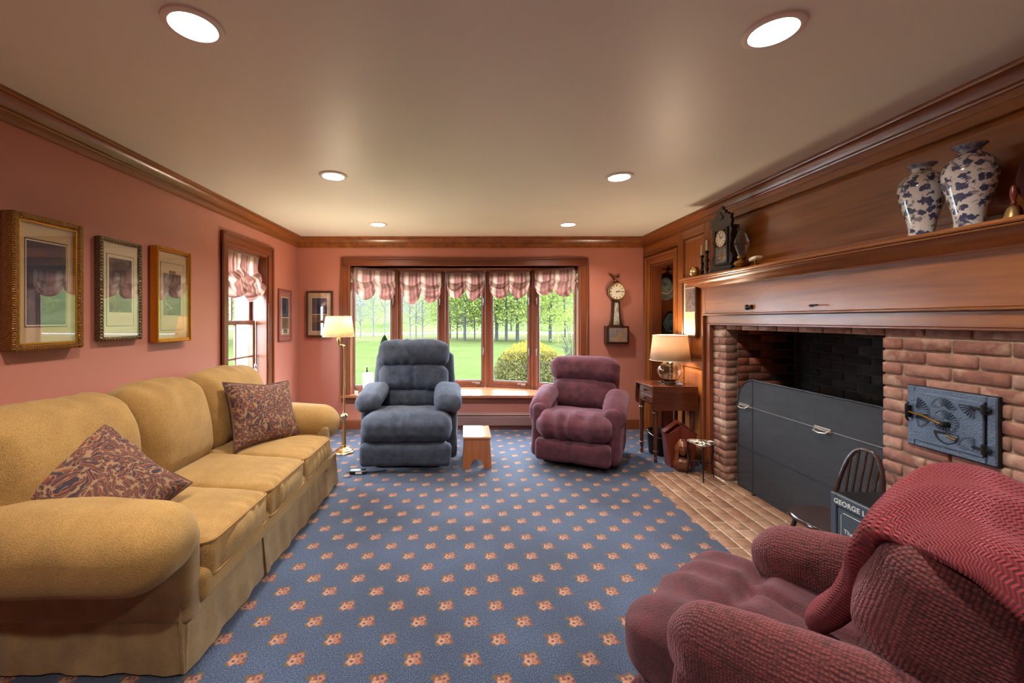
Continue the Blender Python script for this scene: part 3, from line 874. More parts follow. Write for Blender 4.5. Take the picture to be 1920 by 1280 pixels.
# skirt panels with kick pleats
def skirt(ax, a0, a1, face, out, seed):
    n = max(8, int((a1 - a0) * 30)); V = []; F = []
    hs = [.012, .07, .14, .21, .262]
    for side in (0, 1):
        for j, z in enumerate(hs):
            for i in range(n + 1):
                a = a0 + (a1 - a0) * i / n
                fl_ = (1 - z / .27)
                off = .022 * fl_ + .006 * fl_ * math.sin(a * 23 + seed) + .004 * math.sin(a * 51 + seed)
                e = min(i, n - i) / n
                p = face + out * (off - (.010 if side else 0))
                V.append((p, a, z) if ax == 'y' else (a, p, z))
    m = n + 1; K = len(hs)
    idx = lambda s, j, i: (s * K + j) * m + i
    for s in (0, 1):
        for j in range(K - 1):
            for i in range(n): F.append((idx(s, j, i), idx(s, j, i + 1), idx(s, j + 1, i + 1), idx(s, j + 1, i)))
    for i in range(n):
        F.append((idx(0, 0, i), idx(0, 0, i + 1), idx(1, 0, i + 1), idx(1, 0, i))); F.append((idx(0, K - 1, i), idx(0, K - 1, i + 1), idx(1, K - 1, i + 1), idx(1, K - 1, i)))
    for j in range(K - 1):
        for i in (0, n): F.append((idx(0, j, i), idx(0, j + 1, i), idx(1, j + 1, i), idx(1, j, i)))
    V = [sl(*p) for p in V]
    return mk('skirt_panel', V, F, 'gold_skirt', sofa, 60)
for q, (a, b) in enumerate(((1.572, 2.188), (2.193, 2.808), (2.813, 3.425))): skirt('y', a, b, -1.088, 1, q * 1.7)
skirt('x', -2.04, -1.075, 1.592, -1, 3.3); skirt('x', -2.04, -1.075, 3.405, 1, 5.1)
mb = MB().tube([sl(-2.03, 1.583, .266), sl(-1.092, 1.583, .266), sl(-1.076, 1.60, .266), sl(-1.076, 3.40, .266), sl(-1.092, 3.415, .266), sl(-2.03, 3.415, .266)], .006, 6)
mb.build('skirt_piping', 'gold_piping', sofa)
# seat and back cushions
for q in range(3):
    yc = (SB[q] + SB[q + 1]) / 2
    def seat_fn(V, U, N, q=q):
        V[:, 2] += .018 * np.clip(-U[:, 0], 0, 1) * np.clip(U[:, 2], 0, 1)
        front = np.clip(U[:, 0] - .55, 0, 1) / .45
        ph = V[:, 1] * (75 + 9 * q) + 2.2 * vnoise(V, 9, q + 2)
        V += N * (.008 * front * np.sin(ph) * np.clip(vnoise(V, 5, q + 11) + .45, 0, 1))[:, None]
        V[:, 2] -= .016 * front * np.abs(U[:, 1]) ** 3 * np.clip(U[:, 2], 0, 1)
        return V
    c = cushion('seat_cushion', (.64, .488, .175), .028, 'gold_fabric', sofa, sl(-1.365, yc, .405), (0, math.radians(1.5), 0), seg=(14, 22, 4), puff=(.03, .0, .028), lump=.007, lf=7, seed=q + 3, fn=seat_fn)
    mb = MB()
    for zz in (.078, -.072):
        pts = []
        for a, b in rrect_loop(.655, .490, .05, 5):
            w = (1 - abs(b / .245) ** 2.4) if a > .2 else 0
            pts.append((a + .014 * w, b, zz - (.014 * abs(b / .245) ** 3 if a > .25 and zz > 0 else 0)))
        mb.tube(pts, .0075, 6, True)
    mb.build('piping', 'gold_piping', c)
    def bk_fn(V, U, N, q=q):
        V[:, 2] += .022 * np.clip(U[:, 2], 0, 1) * (1 - U[:, 1] ** 2)
        V[:, 0] -= .05 * np.clip(U[:, 2], 0, 1) ** 2
        low = np.clip(-U[:, 2], 0, 1)
        V[:, 0] -= .03 * low ** 2 * np.clip(U[:, 0], 0, 1)
        top = np.clip(U[:, 2] - .55, 0, 1) / .45
        V += N * (.004 * top * np.sin(V[:, 1] * 52 + 3 * vnoise(V, 6, q + 7)))[:, None]
        return V
    b0, b1 = [(1.44, 2.125), (2.13, 2.695), (2.70, 3.41)][q]; bw_ = b1 - b0
    cb = cushion('back_cushion', (.25, bw_ - .004, .53), .10, 'gold_fabric', sofa, sl(-1.765, (b0 + b1) / 2, .735), (0, math.radians(-11), 0), seg=(5, 16, 16), puff=(.05, .0, .01), lump=.009, lf=6, fold=.007, ff=38, fdir=1, seed=q + 8, fn=bk_fn, k=5)
    pts = []
    for a, b in rrect_loop(bw_ - .035, .50, .09, 6):
        up = max(0, b / .25)
        pts.append((-.085 - .05 * up * up, a, b + .022 * up * (1 - (2 * a / bw_) ** 2)))
    MB().tube(pts, .006, 6, True).build('piping', 'gold_piping', cb)

def pillow(name, label, loc, rot, w, h, th, group):
    n = 22; V = []; F = []
    for side in (1, -1):
        for j in range(n + 1):
            for i in range(n + 1):
                a, b = -1 + 2 * i / n, -1 + 2 * j / n
                k = (max(0, 1 - a * a) * max(0, 1 - b * b)) ** .42
                px = a * (1 - .10 * (1 - b * b)); pz = b * (1 - .10 * (1 - a * a))
                V.append((px * w / 2, side * (th / 2 * k + .004), pz * h / 2))
    m = (n + 1) ** 2
    for s in (0, 1):
        for j in range(n):
            for i in range(n):
                q = (s * m + j * (n + 1) + i, s * m + j * (n + 1) + i + 1, s * m + (j + 1) * (n + 1) + i + 1, s * m + (j + 1) * (n + 1) + i)
                F.append(q)
    edge = [(j, 0) for j in range(n + 1)] + [(n, i) for i in range(1, n + 1)] + [(j, n) for j in range(n - 1, -1, -1)] + [(0, i) for i in range(n - 1, 0, -1)]
    ids = [j * (n + 1) + i for j, i in edge]
    for p, q in zip(ids, ids[1:] + ids[:1]): F.append((p, q, m + q, m + p))
    V = np.array(V); V += .008 * np.stack([np.zeros(len(V)), vnoise(V, 8, 3), vnoise(V, 8, 5)], 1)
    t = thing(name, label, 'pillow', loc, 0, group)
    t.rotation_euler = rot
    mk('cover', V, F, 'paisley', t, 180)
    MB().tube([(V[i][0] * 1.01, 0, V[i][2] * 1.01) for i in ids], .0065, 6, True).build('cord_edge', 'paisley_cord', t)
    return t
def euler(mx): return mx.to_euler()
# far pillow leans on the back cushion by the far arm; near pillow slumps behind the near arm
Rf = Matrix.Rotation(math.radians(68), 3, 'Z') @ Matrix.Rotation(math.radians(-22), 3, 'X') @ Matrix.Rotation(math.radians(7), 3, 'Y')
pillow('throw_pillow', 'square paisley pillow propped upright at the far arm of the gold sofa', (-1.45, 2.95, .70), Rf.to_euler(), .54, .46, .19, 'paisley pillows on the sofa')
Rn = Matrix.Rotation(math.radians(58), 3, 'Z') @ Matrix.Rotation(math.radians(-40), 3, 'X') @ Matrix.Rotation(math.radians(58), 3, 'Y')
pillow('throw_pillow', 'paisley pillow tipped on a corner behind the near arm of the gold sofa', (-1.53, 1.73, .655), Rn.to_euler(), .48, .44, .22, 'paisley pillows on the sofa')

# ------------------------------------------------------------------ recliners (front is local -y)
def recliner(label, loc, rz, cfg):
    g = lambda k, d: cfg.get(k, d)
    W = cfg['W']; fab = cfg['fab']; sfab = g('seat_fab', fab)
    t = thing('recliner', label, 'recliner', loc, rz)
    sw_ = g('seat_w', W - .10)
    MB().box(-.30, .30, -.27, .33, .0, .055, .01).build('base', 'black_metal', t)
    ah = g('arm_h', .63)
    for s in (-1, 1):
        def side_fn(V, U, N):
            V[:, 1] += .03 * np.clip(U[:, 2], -1, 1) * np.clip(-U[:, 1], 0, 1)
            return V
        sp_ = cushion('side_panel', (g('side_w', .10), g('side_d', .66), ah - .10), g('side_w', .10) * .4, fab, t, (s * (W / 2 - g('side_w', .10) / 2 - .005), .42 - g('side_d', .66) / 2, .055 + (ah - .10) / 2), seg=(2, 12, 8), lump=.005, fn=side_fn, seed=4 + s)
        def pad_fn(V, U, N, s=s):
            fr = np.clip(-U[:, 1], 0, 1)
            V[:, 2] -= g('arm_drop', .05) * fr ** 3
            V[:, 2] += .012 * np.sin((U[:, 1] + .2) * 2.2)
            V[:, 0] += s * .012 * fr
            V += N * (.0035 * np.sin(V[:, 1] * 60 + 3 * vnoise(V, 8, 2)) * np.clip(vnoise(V, 5, 7) + .3, 0, 1))[:, None]
            return V
        aw = g('arm_w', .19)
        cushion('arm_pad', (aw, g('arm_len', .60), g('arm_t', .16)), g('arm_t', .16) * .46, fab, t, (s * (W / 2 - aw / 2 + .025), g('arm_f', -.30) + g('arm_len', .60) / 2, ah - .05), (math.radians(g('arm_pitch', 4)), math.radians(s * 6), 0),
                seg=(4, 16, 4), puff=(.008, .01, .012), lump=.007, lf=8, fn=pad_fn, seed=6 + s, k=5)
    # seat
    st = g('seat_t', .23); sz = g('seat_z', .50)
    def seat_fn(V, U, N):
        fr = np.clip(-U[:, 1] - .3, 0, 1) / .7
        V[:, 2] -= .03 * fr ** 2 * np.clip(U[:, 2], 0, 1)
        ph = V[:, 0] * 42 + 3 * vnoise(V, 5, 3)
        V += N * (g('seat_fold', .004) * np.sin(ph) * np.clip(vnoise(V, 4, 12) + .35, 0, 1))[:, None]
        if g('crease', 0):
            yy = V[:, 1] + .12
            V[:, 2] -= g('crease', 0) * np.exp(-(yy / .026) ** 2) * np.clip(N[:, 2], 0, 1)
            for xs in (-.085, .085):
                V[:, 2] -= .020 * np.exp(-((V[:, 0] - xs - .012 * np.sin(V[:, 1] * 14)) / .020) ** 2) * np.clip(N[:, 2], 0, 1) * (yy > 0)
        else:
            V -= N * (.007 * np.exp(-(V[:, 0] / .010) ** 2) * np.clip(-U[:, 1] * 2, 0, 1))[:, None]
        return V
    sd = g('seat_d', .58)
    cushion('seat', (sw_, sd, st), g('seat_r', .10), sfab, t, (0, -.45 + sd / 2, sz - st / 2), (math.radians(g('seat_pitch', -3)), 0, 0), seg=(36, 34, 6), puff=(.0, .015, .022), lump=.008, lf=7, fn=seat_fn, seed=9, k=6)
    # footrest panel
    fz0, fz1 = .06, sz - st + .012
    def foot_fn(V, U, N):
        V -= N * (.007 * np.exp(-(V[:, 0] / .010) ** 2))[:, None] * (U[:, 1] < 0)[:, None]
        return V
    cushion('footrest', (g('foot_w', sw_ - .01), .12, fz1 - fz0), .045, fab, t, (0, -.365 - g('foot_out', 0), (fz0 + fz1) / 2), (math.radians(g('foot_tilt', 3)), 0, 0), seg=(30, 3, 10), puff=(.0, .012, .0), lump=.006, fn=foot_fn, seed=14, k=4)
    # back
    tilt = math.radians(g('tilt', 11)); bh = g('back_h', 1.06); bw = g('back_w', W - .10)
    zb = .30; L_ = (bh - zb - .05)
    def shell_fn(V, U, N):
        V[:, 0] *= 1 - g('taper', .06) * np.clip(U[:, 2], -1, 1)
        V[:, 1] += .02 * np.clip(U[:, 2], 0, 1) ** 2
        return V
    cushion('back_shell', (bw, g('shell_t', .14), L_), .05, fab, t, (0, .30 + g('back_y', 0) + math.sin(tilt) * L_ / 2, zb + math.cos(tilt) * L_ / 2), (-tilt, 0, 0), seg=(16, 3, 16), lump=.006, fn=shell_fn, seed=21, k=4)
    ax = Vector((0, math.sin(tilt), math.cos(tilt))); nx = Vector((0, -math.cos(tilt), math.sin(tilt)))
    o0 = Vector((0, .23 + g('back_y', 0), zb))
    for q, (c0, c1, cw, ct, fd, nm, ss) in enumerate(cfg['cush']):
        def bc_fn(V, U, N, q=q, ss=ss, cw=cw):
            ph = V[:, 0] * 55 + 3.5 * vnoise(V, 5, q + 30)
            edge = np.clip(np.abs(U[:, 2]) - .25, 0, 1)
            V += N * (fd * np.sin(ph) * edge * np.clip(vnoise(V, 5, q + 41) + .5, 0, 1))[:, None]
            for xs in ss:
                V -= N * (.011 * np.exp(-((V[:, 0] - xs) / .010) ** 2) * np.clip(-N[:, 1], 0, 1))[:, None]
            V[:, 2] -= .03 * np.clip(U[:, 2], 0, 1) * np.abs(U[:, 0]) ** 3.5 * cfg.get('top_round', 1.0)
            return V
        c = o0 + ax * ((c0 + c1) / 2 - zb) / math.cos(tilt) + nx * (ct / 2 - .05)
        cushion(nm, (cw, ct, (c1 - c0) / math.cos(tilt)), min(ct * .46, .085), fab, t, c, (-tilt, 0, 0), seg=(26, 4, 14), puff=(.008, .03, .006), lump=.008, lf=7, fn=bc_fn, seed=30 + q, k=5)
    return t

blue = recliner('slate blue plush recliner with three-section back in front of the bow window', (-.545, 4.08, 0), math.radians(1), dict(
    W=.93, fab='blue_fabric', arm_h=.675, seat_z=.505, seat_w=.83, seat_t=.255, back_h=1.08, back_w=.88, tilt=13, arm_w=.245, arm_t=.15, arm_len=.50, arm_f=-.27, arm_drop=.035, side_d=.60, taper=.05, foot_w=.82, foot_out=.025,
    cush=[(.42, .64, .60, .17, .012, 'lumbar_cushion', (-.10, .10)), (.60, .89, .72, .20, .016, 'back_cushion', (0.,)), (.86, 1.135, .73, .23, .013, 'head_cushion', ())]))
plum = recliner('plum purple rocker recliner with two-section back beside the drop-leaf table', (1.135, 4.10, 0), math.radians(-25), dict(
    W=.84, fab='plum_fabric', arm_h=.60, seat_z=.485, seat_w=.68, seat_t=.235, back_h=.92, back_w=.70, tilt=15, arm_w=.20, arm_t=.17, arm_len=.54, arm_f=-.30, arm_drop=.10, side_d=.74, side_w=.16, foot_w=.68, foot_out=.02, taper=.03, seat_fold=.009, arm_pitch=9,
    cush=[(.42, .735, .66, .18, .015, 'back_cushion', ()), (.70, .96, .70, .20, .010, 'head_cushion', ())]))
mar = recliner('maroon waffle-textured recliner in the near right corner under a red throw', (.982, 1.10, 0), math.radians(-142), dict(
    W=.72, fab='maroon_knob', seat_fab='maroon_seat', arm_h=.615, seat_z=.49, seat_w=.60, seat_t=.23, seat_d=.68, back_h=.875, back_w=.62, tilt=13, arm_w=.16, arm_t=.20, arm_len=.54, arm_f=-.27, crease=.035, seat_r=.075, seat_fold=.010, side_d=.70, arm_drop=.03, arm_pitch=3,
    foot_w=.60, back_y=-.05, cush=[(.40, .66, .56, .20, .006, 'lumbar_cushion', ()), (.62, .925, .60, .24, .012, 'back_cushion', ())]))

# ------------------------------------------------------------------ red throw over the near recliner
def loft_throw():
    # centre line in the recliner's own frame: tail on the seat, up the front of the back, over the top, down behind
    #      x     y      z     half-width, thickness, twist
    K = [(-.02, -.04, .515, .050, .060), (0, -.015, .565, .060, .066), (.03, .025, .65, .064, .068), (.06, .065, .74, .068, .070), (.10, .085, .83, .085, .072),
         (.07, .115, .905, .17, .066), (-.02, .155, .948, .28, .060), (-.03, .215, .968, .33, .056), (-.03, .28, .962, .345, .054), (-.03, .36, .915, .345, .048), (-.03, .41, .83, .34, .044), (-.03, .425, .70, .33, .036)]
    K = np.array(K); n = 90; m = 64
    s = np.linspace(0, len(K) - 1, n)
    def cr(s):
        i = np.clip(np.floor(s).astype(int), 0, len(K) - 2); f = (s - i)[:, None]
        p0, p1, p2, p3 = K[np.clip(i - 1, 0, None)], K[i], K[i + 1], K[np.clip(i + 2, None, len(K) - 1)]
        return .5 * ((2 * p1) + (-p0 + p2) * f + (2 * p0 - 5 * p1 + 4 * p2 - p3) * f ** 2 + (-p0 + 3 * p1 - 3 * p2 + p3) * f ** 3)
    C = cr(s); V = []; UV = []; F = []
    for i in range(n):
        a, b = C[max(i - 1, 0)], C[min(i + 1, n - 1)]
        tg = Vector((0, b[1] - a[1], b[2] - a[2])).normalized()
        up = Vector((0, -tg.z, tg.y))
        e = 1.0
        if i < 6: e = math.sqrt(max(0.02, 1 - ((6 - i) / 6.2) ** 2))
        if i > n - 4: e = math.sqrt(max(0.02, 1 - ((i - n + 4) / 4.2) ** 2))
        hw, th = C[i, 3] * (.75 + .25 * e), C[i, 4] * e
        wide = min(1, max(0, (C[i, 3] - .12) / .15))
        for k in range(m):
            an = 2 * PI * k / m
            ca, sa = math.cos(an), math.sin(an)
            x = hw * math.copysign(abs(ca) ** .75, ca); z = th * .5 * math.copysign(abs(sa) ** .7, sa)
            wav = .012 * math.sin(x * 26 + i * .10) * wide - .06 * wide * (abs(x) / .34) ** 2.5
            p = Vector((C[i, 0] + x, C[i, 1], C[i, 2])) + up * (z + wav)
            V.append(p); UV.append((x, s[i] * .1))
    for i in range(n - 1):
        for k in range(m): F.append((i * m + k, i * m + (k + 1) % m, (i + 1) * m + (k + 1) % m, (i + 1) * m + k))
    F.append(tuple(range(m))); F.append(tuple((n - 1) * m + k for k in range(m - 1, -1, -1)))
    V = np.array([tuple(p) for p in V]); V = V + .010 * np.stack([vnoise(V, 9, 2), vnoise(V, 9, 3), vnoise(V, 9, 4)], 1)
    UV = np.array(UV)
    o = mk('throw_blanket', V, F, 'throw', None, 180, True, UV)
    o.location = mar.location; o.rotation_euler = mar.rotation_euler
    return tag(o, 'thick red knitted throw draped over the back of the maroon recliner', 'blanket')
loft_throw()

# ------------------------------------------------------------------ pictures
def art_mat(name, cols, sc=9, seed=0.0, grade=True):
    t = NT(name); v = t.coord(loc=(seed, seed * 1.7, seed * .3))
    n = t.noise(v, sc, 5, .62, .8); n2 = t.noise(v, sc * 3.1, 3)
    f = t.math('ADD', t.math('MULTIPLY', n, .75), t.math('MULTIPLY', n2, .25))
    return t.done(t.bsdf(t.ramp(f, [(.28 + .44 * i / (len(cols) - 1), c) for i, c in enumerate(cols)]), .6))
M['art_night'] = art_mat('dark_blue_figures_print', [rgb(20, 24, 38), rgb(40, 46, 66), rgb(62, 56, 58), rgb(120, 100, 76)], 9, 1.3)
M['art_tree'] = art_mat('dusky_tree_print', [rgb(46, 40, 44), rgb(86, 68, 66), rgb(134, 108, 96), rgb(168, 140, 120)], 8, 4.1)
M['art_brown'] = art_mat('brown_portrait_print', [rgb(32, 26, 30), rgb(66, 52, 48), rgb(96, 74, 60), rgb(190, 180, 160)], 10, 7.7)
M['art_blue'] = art_mat('blue_night_print', [rgb(18, 24, 44), rgb(38, 56, 88), rgb(58, 72, 84), rgb(130, 116, 84)], 14, 2.9)
M['art_grey'] = art_mat('grey_figures_print', [rgb(30, 32, 40), rgb(70, 72, 80), rgb(120, 112, 104), rgb(190, 130, 110)], 22, 5.2)
M['art_text'] = art_mat('ornamental_caption', [rgb(70, 52, 40), rgb(112, 86, 62), rgb(160, 128, 92)], 30, 3.3)
M['mat_tan'] = m_plain('tan_mat_board', rgb(196, 168, 128), .9, 0, .05)
M['mat_cream'] = m_plain('cream_mat_board', rgb(222, 206, 172), .9, 0, .05)
M['mat_mauve'] = m_plain('mauve_mat_board', rgb(176, 112, 100), .9, 0, .05)
M['mat_dark'] = m_plain('dark_mat_line', rgb(60, 48, 40), .9)
def carved(name, c, d, sc):
    t = NT(name); v = t.coord(); w = t.wave(v, sc, 3.0, 2, 'DIAGONAL', 2); n = t.noise(v, 60, 3)
    f = t.math('ADD', t.math('MULTIPLY', w, .6), t.math('MULTIPLY', n, .4))
    return t.done(t.bsdf(t.ramp(f, [(.25, d), (.7, c)]), .35, .75, t.bump(f, .9, .008)))
M['frame_carved'] = carved('carved_gilt', rgb(186, 138, 72), rgb(104, 70, 34), 60)
M['frame_olive'] = carved('olive_gilt', rgb(150, 134, 104), rgb(96, 84, 64), 34)
M['frame_gold'] = m_plain('bright_gold_leaf', rgb(206, 152, 56), .28, .9, .15, 30)
M['frame_brown'] = m_plain('brown_frame_wood', rgb(74, 46, 34), .4, 0, .2, 20)
M['frame_rose'] = m_plain('rose_frame_wood', rgb(140, 80, 66), .4, 0, .15, 20)
M['frame_side'] = m_wood('frame_side_wood', rgb(90, 40, 16), rgb(140, 74, 28), 'Z', 1, .4)
def picture(label, w, h, depth, fw_, fmat, mat, art, art_rect, loc, rz, lines=(), extra=None, inner=None, side='frame_side'):
    """local: picture faces -y, x across, z up from the centre; back at y=0"""
    t = thing('framed_picture', label, 'picture', loc, rz, 'framed pictures')
    MB().box(-w / 2 + .003, w / 2 - .003, -depth * .55, -.001, -h / 2 + .003, h / 2 - .003).build('backing', side, t, 0)
    for nm, a in (('frame_side', (-w / 2, -w / 2 + fw_, -h / 2, h / 2)), ('frame_side', (w / 2 - fw_, w / 2, -h / 2, h / 2)),
                  ('frame_top', (-w / 2 + fw_, w / 2 - fw_, h / 2 - fw_, h / 2)), ('frame_bottom', (-w / 2 + fw_, w / 2 - fw_, -h / 2, -h / 2 + fw_))):
        MB().box(a[0], a[1], -depth, -.002, a[2], a[3], min(.007, fw_ * .35)).build(nm, fmat, t)
    if inner:
        iw, im = inner; mb = MB(); x, z = w / 2 - fw_, h / 2 - fw_
        mb.box(-x, -x + iw, -depth * .86, -depth * .5, -z, z, .002).box(x - iw, x, -depth * .86, -depth * .5, -z, z, .002)
        mb.box(-x + iw, x - iw, -depth * .86, -depth * .5, z - iw, z, .002).box(-x + iw, x - iw, -depth * .86, -depth * .5, -z, -z + iw, .002)
        mb.build('inner_lip', im, t)
    x, z = w / 2 - fw_ - .001, h / 2 - fw_ - .001; d = -depth * .58
    MB().box(-x, x, d, d + .004, -z, z).build('mat_board', mat, t, 0)
    k = 0
    for (x0, x1, zl, zh, m_) in lines:
        k += 1; MB().box(x0, x1, d - .0008 * k, d, zl, zh).build('mat_line', m_, t, 0)
    x0, x1, zl, zh = art_rect
    MB().box(x0, x1, d - .0008 * (k + 1), d, zl, zh).build('print', art, t, 0)
    for (x0, x1, zl, zh, m_) in (extra or ()): MB().box(x0, x1, d - .0008 * (k + 2), d, zl, zh).build('caption', m_, t, 0)
    MB().box(-x, x, -depth * .80, -depth * .80 + .002, -z, z).build('glass', 'pic_glass', t, 0)
    return t
LWALL = math.radians(90)     # hangs on the left wall, facing +x
picture('large picture in a carved gilt frame, nearest on the left wall', .345, .645, .065, .030, 'frame_carved', 'mat_tan', 'art_night', (-.095, .095, -.20, .20),
        (XL, 2.022, 1.545), LWALL, [(-.103, .103, -.212, .212, 'mat_dark'), (-.099, .099, -.206, .206, 'mat_cream')], None, (.008, 'frame_gold'))
picture('picture in a slim olive frame, second of the three over the sofa', .30, .60, .045, .022, 'frame_olive', 'mat_cream', 'art_tree', (-.078, .078, -.13, .185),
        (XL, 2.468, 1.546), LWALL, [(-.098, .098, -.215, .21, 'mat_dark'), (-.095, .095, -.212, .207, 'mat_cream'), (-.080, .080, -.132, .187, 'mat_dark')])
picture('picture in a bright gold box frame, third of the three over the sofa', .34, .65, .060, .016, 'frame_gold', 'mat_tan', 'art_brown', (-.085, .085, -.14, .15),
        (XL, 2.89, 1.54), LWALL, [(-.112, .112, -.245, .225, 'mat_dark'), (-.109, .109, -.242, .222, 'mat_tan')], [(-.03, .03, .152, .172, 'art_text')], (.010, 'frame_gold'), 'black_wood')
picture('narrow rose-framed picture between the side window and the corner', .33, .60, .024, .016, 'frame_rose', 'mat_mauve', 'art_blue', (-.085, .085, -.02, .20),
        (XL, 4.75, 1.42), LWALL, [(-.095, .095, -.22, .21, 'mat_cream')], [(-.085, .085, -.155, -.03, 'art_text'), (-.05, .05, -.21, -.16, 'art_grey')])
picture('brown-framed picture on the back wall beside the floor lamp', .335, .58, .030, .026, 'frame_brown', 'mat_tan', 'art_blue', (-.095, .095, .00, .20),
        (-1.825, YB, 1.44), 0, [(-.105, .105, -.22, .21, 'mat_cream')], [(-.095, .095, -.10, -.01, 'art_text'), (-.095, .095, -.21, -.10, 'art_night')])
picture('tall narrow picture hung on the panelling beside the mantel', .25, .55, .040, .014, 'frame_brown', 'mat_cream', 'art_grey', (-.085, .085, -.03, .20),
        (XR - .022, 4.035, 1.475), math.radians(-90), [], [(-.085, .085, -.11, -.04, 'mat_tan'), (-.08, .08, -.24, -.12, 'mat_tan'), (-.085, .085, .21, .24, 'art_text')])

# ------------------------------------------------------------------ balloon valances
def stripes(t):
    tc = t.n('ShaderNodeTexCoord'); sep = t.n('ShaderNodeSeparateXYZ'); t.put(sep.inputs[0], tc.outputs['UV'])
    f = t.math('FRACT', t.math('MULTIPLY', sep.outputs[0], 4.4))
    c = t.ramp(f, [(0, rgb(200, 164, 156)), (.09, rgb(222, 190, 180)), (.16, rgb(172, 138, 132)), (.24, rgb(228, 204, 192)), (.36, rgb(242, 226, 212)), (.46, rgb(226, 196, 186)), (.54, rgb(168, 136, 132)),
                   (.62, rgb(204, 164, 156)), (.74, rgb(178, 144, 136)), (.82, rgb(214, 180, 168)), (.93, rgb(160, 126, 120))], 'LINEAR')
    return t.mix(.25, c, t.mix(1, c, t.ramp(t.noise(tc.outputs['Object'], 18, 3), [(.3, (.4, .4, .4, 1)), (.7, (1, 1, 1, 1))]), 'MULTIPLY'))
M['valance'] = m_translucent('striped_taffeta', stripes, .58)
def valance(label, loc, rz, w, drop, seed, bulge=.10, lobes=2):
    rs = np.random.default_rng(seed); ph = rs.uniform(0, 6, 4)
    n, m = 72, 56; V = []; F = []; UV = []
    la = [1 + rs.uniform(-.12, .12) for _ in range(lobes)]
    for j in range(m + 1):
        tt = j / m
        for i in range(n + 1):
            s = i / n
            li = min(lobes - 1, int(s * lobes)); q = s * lobes - li       # position inside the lobe
            arch = math.sin(PI * q) ** .75
            hang = drop * (.58 + .42 * arch * la[li])
            z = -hang * tt
            pouf = max(0, (tt - .42) / .58)
            body = math.sin(PI * min(1, pouf * .92)) ** .7 if pouf > 0 else 0
            e = abs(q - .5) * 2
            y = -bulge * body * (.30 + .70 * arch) - .012 * (1 - tt) * math.cos(PI * 2 * q) * min(1, tt * 4)
            # swags: folds follow the sagging lines of equal tt, deepest toward the gathers
            fp = tt * 19 + 1.3 * math.sin(q * 5 + ph[1] + li) + ph[2]
            y += (.024 * math.sin(fp) + .012 * math.sin(fp * 2.3 + q * 6)) * min(1, pouf * 2.5) * (.55 + .45 * e)
            z += .012 * math.sin(fp + 1.2) * min(1, pouf * 2)
            # gathers at the lobe edges pinch the cloth forward and up
            y += .045 * math.exp(-((1 - e) / .16) ** 2) * min(1, tt * 1.6)
            # the hem tucks up and under
            if tt > .9: k = (tt - .9) / .1; z += .035 * k * k; y += .030 * k
            x = (s - .5) * w * (1 + .05 * math.sin(PI * tt) - .05 * tt)
            x += .016 * math.sin(PI * 2 * q) * pouf * -1
            V.append((x, y, z)); UV.append((s * w, tt))
    for j in range(m):
        for i in range(n):
            a = j * (n + 1) + i; F.append((a, a + 1, a + n + 2, a + n + 1))
    V = np.array(V); V[:, 1] += .006 * vnoise(V, 22, seed)
    t = thing('valance', label, 'valance', loc, rz, 'balloon valances')
    o = mk('gathered_cloth', V, F, 'valance', t, 180, False, UV)
    sm = o.modifiers.new('thickness', 'SOLIDIFY'); sm.thickness = .0025
    MB().box(-w / 2, w / 2, -.008, .012, -.012, .016, .003).build('heading', 'valance', t)
    return t
drops = [.42, .46, .39, .40, .38]
names = ['leftmost pane', 'second pane from the left', 'middle pane', 'second pane from the right', 'rightmost pane']
for i in range(5):
    a, b = Vector(PT[i]), Vector(PT[i + 1]); d = b - a; c = (a + b) / 2; nn = Vector((d.y, -d.x)).normalized()
    p = c + nn * .075
    valance('striped pink balloon valance over the %s of the bow window' % names[i], (p.x, p.y, 2.022), math.atan2(d.y, d.x), d.length - .10, drops[i], 40 + i)
vl = valance('tall striped balloon shade gathered in the side window over the sofa', (XL - .075, (LW[0] + LW[1]) / 2, 2.018), LWALL, .68, .50, 77, .10, 2)
# pull cord with tassel hanging in the side window
cx, cy = XL - .05, 4.20
tc_ = thing('pull_cord', 'thin pull cord with small glass tassel hanging in the side window', 'cord', (cx, cy, .86))
MB().tube([(0, 0, .72), (.002, 0, .4), (0, .004, .06)], .0022, 6).build('string', 'cream', tc_)
MB().lathe([(.003, .06), (.010, .05), (.013, .03), (.006, .015), (.012, .005), (.016, -.03), (.004, -.05)], 12).build('tassel', 'metal_grey', tc_)

# ------------------------------------------------------------------ lamps
def shade_col(c):
    return lambda t: c
M['shade_cream'] = m_translucent('cream_lamp_shade', shade_col(rgb(244, 230, 196)), .40)
M['shade_linen'] = m_translucent('linen_lamp_shade', shade_col(rgb(206, 182, 154)), .26)
M['bulb'] = m_emit('lit_bulb', (1, .80, .55, 1), 30)
def lamp_light(parent, z, w, col=(1, .82, .60), size=.04, x=0, y=0):
    ld = bpy.data.lights.new('bulb_light', 'POINT'); ld.energy = w; ld.color = col; ld.shadow_soft_size = size
    lo = bpy.data.objects.new('bulb_light', ld); COL.objects.link(lo); lo.parent = parent; lo.location = (x, y, z)
fl_ = thing('floor_lamp', 'brass swing-arm floor lamp with lit cream shade beside the blue recliner', 'floor lamp', (-1.255, 4.24, 0))
MB().lathe([(.0, .0), (.098, .0), (.100, .008), (.094, .016), (.085, .020), (.080, .030), (.060, .038), (.048, .052), (.028, .058), (.024, .075)], 40).build('base', 'brass', fl_)
MB().lathe([(.020, .072), (.026, .085), (.022, .10), (.018, .25), (.014, .33), (.020, .345), (.032, .365), (.036, .38), (.030, .395), (.016, .405), (.013, .42), (.0105, .43), (.0105, 1.08), (.014, 1.085), (.014, 1.10), (.006, 1.11)], 24).build('pole', 'brass', fl_)
